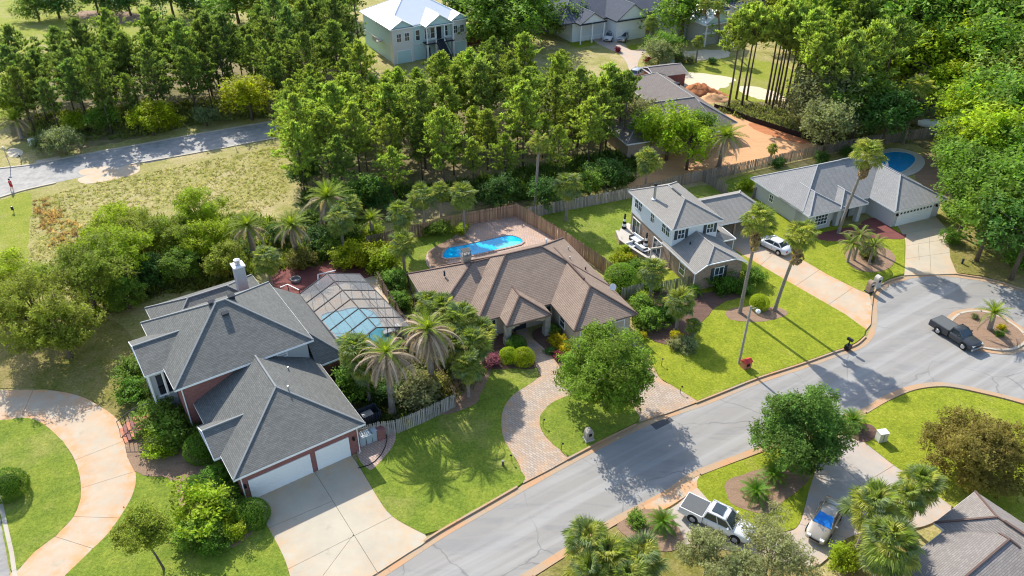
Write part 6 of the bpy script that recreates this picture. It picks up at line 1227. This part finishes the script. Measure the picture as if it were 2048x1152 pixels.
hedges = [(268, 740, 1.5, 'green', 'tall shrub below the porch tower'), (264, 785, 1.4, 'hedge', 'dark shrub left of the porch steps'), (300, 820, 1.0, 'hedge', 'low dark shrub by the railing'), (325, 840, 1.9, 'green', 'big shrub right of the porch steps'), (352, 862, 1.8, 'green', 'glossy shrub beside the brick steps'), (318, 895, 1.2, 'lime', 'bright shrub at the foot of the steps'), (440, 950, 1.3, 'hedge', 'clipped dark hedge along the garage wing, upper part'), (430, 985, 1.4, 'hedge', 'clipped dark hedge along the garage wing, middle part'), (460, 1010, 1.2, 'hedge', 'clipped dark hedge along the garage wing, lower part'), (406, 1025, 2.1, 'lime', 'large yellow-green shrub on the corner lawn'), (392, 1060, 1.6, 'green', 'dark lower half of the corner shrub group'), (465, 1060, 1.0, 'lime', 'small spiky shrub beside the clipped hedge'), (430, 1080, 1.2, 'hedge', 'low clipped shrub at the lawn edge'),
 (715, 770, 2.1, 'hedge', 'ivy-green tree beside the garage wing'), (835, 790, 2.2, 'sage', 'flowering grey-green bush behind the picket fence'), (860, 770, 1.7, 'olive', 'reddish bush behind the picket fence'), (780, 785, 1.3, 'dark', 'dark bush under the dead fronds'), (690, 745, 1.3, 'dark', 'dark bush under the sabal palms'), (985, 722, .8, 'pink', 'pink flowering shrub beside the ball shrubs'), (1108, 660, .8, 'green', 'fresh green shrub right of the porch'), (1113, 682, .8, 'gold', 'yellow-green shrub by the front path'), (1130, 697, .7, 'gold', 'bright yellow shrub beside the lime-green tree'), (1118, 713, .5, 'red', 'low rust-red shrub by the path'), (1100, 702, .5, 'dark', 'dark low shrub by the path'),
 (720, 515, 2.0, 'yellow', 'yellow-flowering shrub behind the pool cage'), (770, 520, 2.0, 'lime', 'tall yellow-green shrub behind the pool cage'), (690, 520, 1.4, 'lime', 'small yellow shrub left of the tall one'), (790, 560, 1.4, 'green', 'green shrub in the gap beside the cage'), (800, 600, 1.2, 'hedge', 'dark shrub beside the cage corner'), (745, 470, 1.6, 'lime', 'shrub below the small date palm'), (770, 500, 1.2, 'yellow', 'yellow shrub beside the board fence'), (880, 455, 1.2, 'green', 'broad-leaved shrub against the board fence'), (855, 460, 1.0, 'green', 'second shrub against the board fence'), (922, 458, .9, 'lime', 'bright shrub at the pool deck corner'),
 (640, 480, 2.0, 'dark', 'dark shrub between the palms behind the brick house'), (605, 520, 1.5, 'olive', 'purplish shrub beside the red mulch'), (560, 470, 1.5, 'dark', 'dark shrub between two date palms'), (660, 500, 1.4, 'green', 'green shrub by the red mulch'), (480, 500, 1.2, 'dark', 'dark shrub behind the chimney'), (700, 470, 1.6, 'green', 'green shrub under the sabal palms'), (620, 440, 1.4, 'green', 'shrub under the largest date palm'),
 (1262, 520, .8, 'gold', 'yellow-green shrub outside the terrace wall'), (1250, 500, .7, 'lime', 'lime shrub outside the terrace wall'), (1240, 520, 1.1, 'yellow', 'bright yellow-green low hedge below the terrace'), (1275, 535, 1.2, 'hedge', 'rounded shrub at the lower end of the terrace'), (1300, 570, 1.2, 'green', 'green shrub under the small palm'), (1285, 612, 1.4, 'green', 'banana-leaved shrub beside the fence'), (1300, 640, 1.4, 'green', 'green shrub left of the bright lawn'), (1280, 600, 1.1, 'lime', 'lime shrub behind the banana-leaved one'), (1330, 625, 1.2, 'hedge', 'shrub under the front palm'), (1355, 672, .7, 'gold', 'yellow croton on the edge of the bright lawn'), (1283, 672, .5, 'gold', 'small yellow shrub by the garage corner'), (1375, 690, 1.0, 'sage', 'silvery low shrub on the palm lawn'), (1350, 688, .7, 'sage', 'small silvery shrub beside the yellow croton'),
 (1445, 570, 1.3, 'hedge', 'dark shrub under the front window'), (1470, 572, 1.1, 'hedge', 'dark shrub right of the front window'), (1508, 555, 1.2, 'hedge', 'dark shrub at the brick corner'), (1490, 580, .8, 'green', 'low shrub before the brick corner'),
 (1735, 505, .9, 'dark', 'dark shrub among the feathery palms'), (1273, 1040, .7, 'green', 'small green shrub beside the near cycad'), (1690, 1118, 1.2, 'lime', 'yellow-green clipped shrub at the bottom edge'), (2004, 655, .45, 'gold', 'small yellow-green shrub on the island'), (1999, 668, .45, 'green', 'small dark shrub on the island'), (1950, 634, .4, 'sage', 'tiny shrub on the island'), (1740, 512, .8, 'olive', 'dry shrub in the palm clump'),
 (1700, 20, 3, 'yellow', 'yellow hedge by the far hip roof'), (1380, 120, 1.0, 'sage', 'pale shrub by the far sandy drive'), (1358, 116, 1.4, 'sage', 'pale flowering shrub by the utility cabinets'), (1425, 122, .8, 'dark', 'dark little conifer on the vacant lot'), (1295, 120, .8, 'red', 'red shrub beside the far lane'), (1236, 100, .7, 'red', 'red shrub behind the parked pickup'), (1905, 475, 1.2, 'hedge', 'shrub below the big trees near the cream driveway'), (2040, 520, 1.6, 'green', 'broad shrub at the right edge'), (1905, 425, 1.0, 'hedge', 'shrub beside the garage of the grey house'), (1350, 385, 1.2, 'lime', 'shrub behind the white house'), (1495, 370, 1.1, 'lime', 'bright shrub behind the grey house corner'), (1890, 300, 1.4, 'dark', 'dark shrub beside the far pool'), (1555, 325, 1.0, 'dark', 'dark shrub below the tan picket fence'), (1645, 318, 1.2, 'dark', 'dark shrub at the fence end'), (1700, 305, 1.2, 'dark', 'dark shrub below the back fence')]
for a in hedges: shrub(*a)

# --- palms
def arc(L, droop, n_, lift=0.):
    """frond spine: leaves upward by lift, bends down by droop (radians in all)"""
    P = [Vector((0, 0, 0))]; a = lift
    for i in range(n_): a -= droop/n_*(.5+i/n_); P.append(P[-1]+Vector((math.cos(a), 0, math.sin(a)))*(L/n_))
    return P
def pinnate(name, L, droop, leaf, n_, seed, V_=.45, wid=.035, mat='frond', hang=0.):
    """feather frond: a spine with two rows of narrow leaflets"""
    r = random.Random(seed); P = arc(L, droop, 9); V = []; tn = []
    def q(a, b_, c, d, t): V.extend([a[:], b_[:], c[:], d[:]]); tn.append(t)
    for i in range(9):
        w0, w1 = .045*(1-i/10), .045*(1-(i+1)/10); y = Vector((0, 1, 0)); q(P[i]-y*w0, P[i+1]-y*w1, P[i+1]+y*w1, P[i]+y*w0, .75); z = Vector((0, 0, 1)); q(P[i]-z*w0, P[i+1]-z*w1, P[i+1]+z*w1*.2, P[i]+z*w0*.2, .6)
    for k in range(n_):
        f = .14+.86*k/(n_-1); x = f*9; i = min(8, int(x)); p = P[i].lerp(P[i+1], x-i); d = (P[min(9, i+1)]-P[i]).normalized(); up = Vector((-d.z, 0, d.x))
        ll = leaf*math.sin(math.pi*min(.97, .16+f*.84))**.55*r.uniform(.85, 1.1)
        for s in (-1, 1):
            o = (d*.55+Vector((0, s, 0))*.85+up*(V_+r.gauss(0, .12))+Vector((0, 0, -hang))).normalized(); e = p+o*ll+Vector((0, 0, -.16*ll)); m = p+o*ll*.5; sw = d*wid
            q(p-sw*.5, m-sw, e, m+sw, min(1, max(0, .5+r.gauss(0, .12))))
    return np_mesh(name, np.array(V), 4, np.array(tn), mat)
def fan(name, stem, rad, n_, seed, droop=.7, mat='frond', wid=.052, spread=2.5, fold=.25):
    """fan frond: a stalk with a half-round blade of folded segments, tips hanging"""
    r = random.Random(seed); P = arc(stem, .25, 4); V = []; tn = []; c = P[-1]; d0 = (P[-1]-P[-2]).normalized()
    for i in range(4):
        y = Vector((0, .025, 0)); z = Vector((0, 0, .02)); V.extend([(P[i]-y)[:], (P[i+1]-y)[:], (P[i+1]+y)[:], (P[i]+y)[:]]); tn.append(.7)
    for k in range(n_):
        a = (k/(n_-1)-.5)*spread*1.1; L = rad*(1-.28*abs(a)/2.0)*r.uniform(.9, 1.08); up = Vector((-d0.z, 0, d0.x))
        o = (d0*math.cos(a)+Vector((0, 1, 0))*math.sin(a)+up*(fold*abs(math.sin(a))+r.gauss(0, .05))).normalized(); m = c+o*L*.6; e = m+(o*.75+Vector((0, 0, -droop*r.uniform(.5, 1.3)))).normalized()*L*.42
        s = Vector((0, 0, 1)).cross(o); s = (s.normalized() if s.length > .1 else Vector((0, 1, 0)))*wid*r.uniform(.8, 1.2)+up*r.gauss(0, .02); t = min(1, max(0, .5+r.gauss(0, .12)))
        V.extend([(c-s*.25)[:], (m-s)[:], (m+s)[:], (c+s*.25)[:]]); tn.append(t); V.extend([(m-s)[:], (e-s*.15)[:], (e+s*.15)[:], (m+s)[:]]); tn.append(t-.06)
    return np_mesh(name, np.array(V), 4, np.array(tn), mat)
DATE_UP = [pinnate('date_frond', 1, .75, .19, 26, 1, wid=.011), pinnate('date_frond', 1, 1.1, .19, 26, 2, wid=.011), pinnate('date_frond', 1, .5, .17, 24, 3, wid=.011)]
DATE_DEAD = [pinnate('dead_frond', 1, 1.5, .13, 24, 4, .1, .012, hang=.5), pinnate('dead_frond', 1, 1.9, .13, 24, 5, .0, .012, hang=.7)]
QUEEN = [pinnate('queen_frond', 1, 1.6, .24, 26, 6, -.1, .012, hang=.5), pinnate('queen_frond', 1, 2.0, .24, 26, 7, -.2, .012, hang=.7)]
SAGO = [pinnate('sago_frond', 1, .8, .17, 24, 8, .25, .013), pinnate('sago_frond', 1, 1.1, .17, 24, 9, .25, .013)]
FAN = [fan('fan_frond', .6, .62, 26, 10, .8, wid=.021, fold=.1), fan('fan_frond', .48, .64, 24, 11, 1.35, wid=.021, fold=.35), fan('fan_frond', .72, .6, 26, 12, .6, wid=.021, fold=.2), fan('fan_frond', .6, .6, 22, 15, 1.7, wid=.020, spread=2.1)]
FAN_DEAD = [fan('dead_frond', .5, .5, 14, 13, 1.8, spread=1.6), fan('dead_frond', .55, .5, 14, 14, 2.2, spread=1.3)]
GREEN_F, BLUE_F, DATE_G, DEADC, DEADG, YEL_F, SAGO_C = (.235, .30, .055), (.21, .275, .11), (.27, .34, .03), (.40, .28, .16), (.40, .31, .24), (.40, .41, .085), (.12, .24, .025)
def add_frond(t, me, c, az, el, s, col, name='frond', jit=.15):
    o = link(name, me, None, t); o.location = c; o.rotation_euler = (random.gauss(0, .15), -el, az); o.scale = (s, s, s); v = random.uniform(1-jit, 1+jit); o.color = (col[0]*v, col[1]*v, col[2]*v, 1)
def palm(kind, cx_, cy_, h, label, size=1., lean=None, name=None, base=None, n_=None, dead=None, gs=1.):
    """palm whose crown heart is seen at cx_,cy_ at height h; base px gives the foot"""
    c = G(cx_, cy_, h); b0 = G(*base) if base else Vector((c.x, c.y, 0)); t = thing(name or 'palm_tree', label, 'palm tree', (b0.x, b0.y, 0)); hv = Vector((c.x-b0.x, c.y-b0.y, h))
    r0 = {'date': .28, 'sabal': .17, 'wash': .17, 'queen': .13, 'sago': .2}[kind]; k = 10; pts = []; rad = []
    for i in range(k+1):
        f = i/k; pts.append((hv.x*f**1.3, hv.y*f**1.3, h*f)); rad.append(r0*(1.45 if i == 0 else 1.12-.25*f)*(1.0 if i % 2 else 1.06))
    tk = MB().tube(pts, rad, 9).build('trunk', 'palm_bark', t, uv=False)
    rs = random; tcol = rs.uniform(.9, 1.15)
    if kind == 'date':
        n_ = n_ or 34
        for i in range(n_): f = i/n_; add_frond(t, rs.choice(DATE_UP), hv+Vector((0, 0, .1)), i*2.4, R(80-f*78)+rs.gauss(0, .06), gs*size*2.7*(.62+.38*f)*rs.uniform(.9, 1.05), (DATE_G[0]*(1-.35*f), DATE_G[1]*(1-.3*f), DATE_G[2]))
        for i in range(dead if dead is not None else 10): add_frond(t, rs.choice(DATE_DEAD), hv+Vector((0, 0, -.15)), i*2.4+1, R(rs.uniform(-40, 28)), size*3.2*rs.uniform(.75, 1.05), DEADG, 'dead_frond')
    elif kind == 'sabal':
        n_ = n_ or 58
        for i in range(n_): f = i/n_; add_frond(t, rs.choice(FAN), hv, i*2.4, R(85-f*135)+rs.gauss(0, .1), size*1.55*rs.uniform(.8, 1.1), GREEN_F if rs.random() < .5 else (BLUE_F if rs.random() < .6 else YEL_F))
    elif kind == 'wash':
        n_ = n_ or 48
        for i in range(n_): f = i/n_; add_frond(t, rs.choice(FAN), hv+Vector((0, 0, .2)), i*2.4, R(80-f*110)+rs.gauss(0, .1), size*1.5*rs.uniform(.8, 1.1), GREEN_F if rs.random() < .6 else YEL_F)
        for i in range(dead if dead is not None else 26): add_frond(t, rs.choice(FAN_DEAD), hv+Vector((0, 0, -.05-.05*i)), i*2.4+1, R(rs.uniform(-80, -45)), size*1.25*rs.uniform(.8, 1.1), DEADC if rs.random() < .6 else (.42, .31, .15), 'dead_frond')
    elif kind == 'queen':
        for i in range(n_ or 18): f = i/18; add_frond(t, rs.choice(QUEEN), hv, i*2.4, R(75-f*80), size*2.3*rs.uniform(.85, 1.1), GREEN_F if rs.random() < .5 else (.20, .17, .09))
    elif kind == 'sago':
        for i in range(n_ or 44): f = i/44; add_frond(t, rs.choice(SAGO), hv, i*2.4, R(78-f*88)+rs.gauss(0, .05), size*1.35*rs.uniform(.85, 1.08)*(.7+.3*f), SAGO_C if rs.random() < .85 else (.16, .20, .02))
    return t
palm('date', 772, 706, 7.0, 'date palm with a skirt of grey dead fronds above the picket fence', 1.15, n_=20, dead=60, gs=.85)
palm('date', 856, 658, 7.6, 'larger date palm with broad brown dead fronds beside the pool cage', 1.3, n_=20, dead=70, gs=.85)
palm('date', 655, 395, 5.2, 'large bright date palm behind the brick house', 1.35, dead=16); palm('date', 495, 452, 4.6, 'date palm at the right end of the tree screen', 1.1, dead=14); palm('date', 583, 452, 4.8, 'date palm between the screen and the sabal palms', 1.05, dead=22); palm('date', 742, 440, 3.2, 'small date palm before the middle wood', .85, dead=2)
palm('date', 1452, 272, 6.0, 'grey-green date palm in front of the orange dirt', 1.25, base=(1437, 336), dead=24)
palm('date', 1988, 626, 2.6, 'short thick palm leaning on the traffic island', .82, base=(1978, 658, .1), n_=26, dead=2)
palm('date', 30, 238, 3.2, 'wide palm by the street at the far left', 1.25, dead=8)
for px, py, lb in ((1722, 470, 'tallest of the feathery palms in front of the grey stucco house'), (1705, 488, 'left one of the feathery palms in front of the grey stucco house'), (1748, 492, 'right one of the feathery palms in front of the grey stucco house')): palm('queen', px, py, 3.6 if py < 480 else 2.6, lb, .95)
SAB = [(533, 520, 4.2, 1.0, 'single sabal palm behind the back roof corner of the brick house'), (680, 440, 4.8, 1.1, 'sabal palm right of the largest date palm'), (800, 430, 4.6, 1.05, 'left one of three sabal palms at the board fence'), (845, 395, 5.2, 1.05, 'middle one of three sabal palms at the board fence'), (926, 392, 5.4, 1.1, 'right one of three sabal palms at the board fence'), (805, 490, 4.0, 1.0, 'sabal palm in front of the fence beside the back lawn'), (700, 415, 4.6, .9, 'sabal palm behind the left board fence'), (880, 385, 5.0, .9, 'sabal palm behind the board fence'),
 (712, 705, 5.0, 1.15, 'sabal palm at the right edge of the brick garage roof'), (730, 735, 4.2, .9, 'lower sabal palm beside the garage roof'), (885, 622, 5.0, 1.1, 'upper left palm of the group before the brown roof'), (925, 645, 5.0, 1.2, 'middle palm of the group before the brown roof'), (945, 690, 4.4, 1.1, 'right palm of the group before the brown roof'), (935, 735, 3.6, 1.0, 'lowest palm of the group before the brown roof'), (905, 690, 4.2, 1.0, 'shaded palm in the middle of the group'), (965, 665, 4.0, .9, 'palm leaning over the tan house window'), (860, 610, 4.6, .95, 'palm at the left end of the group before the brown roof'),
 (1135, 372, 5.0, 1.2, 'sabal palm in front of the grey back fence'), (1296, 322, 4.6, 1.15, 'sabal palm left of the lime-green tree at the dirt lot'), (1306, 542, 4.4, .95, 'slim sabal palm below the terrace'), (1360, 606, 3.8, 1.0, 'sabal palm on the edge of the bright lawn'), (1388, 652, 1.8, .55, 'small young palm on the bright lawn'), (1838, 972, 4.2, 1.05, 'upper right sabal palm of the near group'), (1745, 1018, 4.6, 1.2, 'left sabal palm of the near group'), (1780, 1090, 5.0, 1.3, 'lowest sabal palm of the near group'), (1812, 1000, 4.2, .9, 'sabal palm between the upper two of the near group'), (1176, 1086, 4.6, 1.1, 'upper left palm of the bottom group'), (1215, 1120, 4.4, 1.1, 'middle palm of the bottom group'), (1280, 1122, 4.2, 1.1, 'right palm of the bottom group'), (1180, 1150, 4.2, 1.0, 'palm cut by the bottom edge, left'), (1255, 1165, 4.4, 1.0, 'palm cut by the bottom edge, right'), (1545, 298, 1.5, .5, 'tiny palm beside the back fence'), (1302, 46, 5.0, .9, 'palm beside the far white house'), (1397, 84, 4.0, .8, 'small round-headed palm on the vacant lot')]
for px, py, h, s, lb in SAB: palm('sabal', px, py, h, lb, s)
palm('wash', 1517, 448, 10.9, 'left one of the two tall fan palms on the bright lawn', 1.15, base=(1479, 627), dead=34); palm('wash', 1602, 478, 9.6, 'right one of the two tall fan palms on the bright lawn', 1.15, base=(1549, 622), dead=34)
palm('wash', 1736, 312, 10.6, 'tall leaning fan palm before the grey stucco house', 1.25, base=(1676, 468), dead=34); palm('wash', 1078, 292, 8.4, 'tall thin fan palm behind the brown board fence', .95, base=(1070, 421), dead=20); palm('wash', 1838, 178, 9.6, 'leaning fan palm behind the far pool', 1.2, base=(1806, 288), dead=24)
palm('wash', 1410, 12, 9, 'left one of two far palms before the porch house', .95, base=(1413, 78), dead=16); palm('wash', 1436, 16, 9, 'right one of two far palms before the porch house', .95, base=(1438, 86), dead=16)
for px, py, s, lb in ((1706, 840, 1.3, 'cycad at the corner of the bright right-hand lawn'), (1547, 948, 1.2, 'upper cycad on the mulch bed'), (1513, 982, 1.3, 'lower cycad on the mulch bed'), (1325, 1044, 1.25, 'cycad alone on the small mulch bed'), (1390, 580, .9, 'cycad at the corner of the brick front wing'), (1512, 545, .9, 'cycad beside the brick corner')): palm('sago', px, py, .75, lb, s, name='cycad')

# --- tufts and weeds, far too many to count
def clumps(name, px, n_, r0, cols, seed, label, h=.5, z=0, blades=16, wid=.05):
    P = [G(a, b_) for a, b_ in px]; rs = np.random.default_rng(seed); x0, x1, y0, y1 = min(p.x for p in P), max(p.x for p in P), min(p.y for p in P), max(p.y for p in P); pts = []
    while len(pts) < n_:
        x, y = rs.uniform(x0, x1), rs.uniform(y0, y1)
        if inside(x, y, P): pts.append((x, y))
    A = np.array(pts); s = r0*rs.uniform(.4, 1.3, n_); c = np.repeat(np.c_[A, np.full(n_, z)], blades, 0); sz = np.repeat(s, blades); d = rs.normal(size=(n_*blades, 3)); d[:, 2] = np.abs(d[:, 2])*.9+.35; d = unit(d)
    b0 = c+rs.normal(size=c.shape)*np.array([.35, .35, 0])*sz[:, None]; w_ = unit(np.cross(d, rs.normal(size=d.shape)))*wid; tip = b0+d*(sz*h/r0*rs.uniform(.5, 1.2, len(sz)))[:, None]
    V = np.stack([b0-w_, b0+w_, tip+w_*.5, tip-w_*.5], 1).reshape(-1, 3); o = link(name, np_mesh(name, V, 4, np.clip(np.repeat(rs.uniform(.15, .85, n_), blades)+.1*rs.normal(size=n_*blades), 0, 1)), None); o.color = (*cols, 1); o['kind'] = 'stuff'; o['label'] = label; return o
LOT = [(64, 402), (170, 370), (280, 348), (560, 292), (575, 400), (500, 430), (380, 400), (240, 440), (150, 470), (100, 560), (60, 540)]
clumps('weeds', LOT, 1500, .26, (.34, .35, .12), 1, 'green weeds scattered over the vacant lot', .26, blades=9, wid=.03); clumps('weeds', LOT, 1500, .26, (.52, .46, .26), 2, 'dry tan grass tufts on the vacant lot', .26, blades=9, wid=.03); clumps('weeds', [(65, 400), (90, 395), (160, 450), (150, 520), (100, 500)], 90, .5, (.50, .33, .17), 3, 'rusty orange weeds at the left of the vacant lot', .6)
clumps('undergrowth', [(60, 285), (150, 285), (260, 276), (440, 240), (545, 236), (520, 190), (300, 210), (60, 230)], 700, .9, (.20, .23, .06), 4, 'scrub along the edge of the wood by the street', .8, wid=.08)
clumps('undergrowth', [(1430, 222), (1470, 205), (1600, 225), (1700, 260), (1800, 240), (1860, 265), (1700, 290), (1650, 296), (1560, 255)], 900, .8, (.22, .23, .09), 5, 'low scrub between the bare pine trunks', .7, wid=.08)
clumps('undergrowth', [(600, 410), (1040, 400), (1260, 370), (1290, 330), (1240, 300), (900, 370), (620, 380)], 800, 1.0, (.10, .16, .03), 6, 'dark undergrowth at the foot of the middle wood', .9, wid=.09)
clumps('undergrowth', [(1880, 290), (1960, 430), (2048, 520), (2120, 480), (2100, 200), (1900, 200)], 900, 1.0, (.11, .17, .035), 7, 'undergrowth below the big trees on the right', .9, wid=.09)
clumps('undergrowth', [(140, 480), (240, 440), (470, 430), (600, 440), (740, 440), (760, 520), (560, 540), (300, 600), (170, 650)], 1300, .9, (.16, .21, .04), 8, 'shrubby ground growth behind the brick house', .8, wid=.09)
clumps('undergrowth', [(690, 690), (730, 860), (890, 820), (980, 740), (900, 640), (840, 640), (800, 690)], 700, .7, (.12, .16, .04), 9, 'ground plants under the palm group', .6, wid=.07)
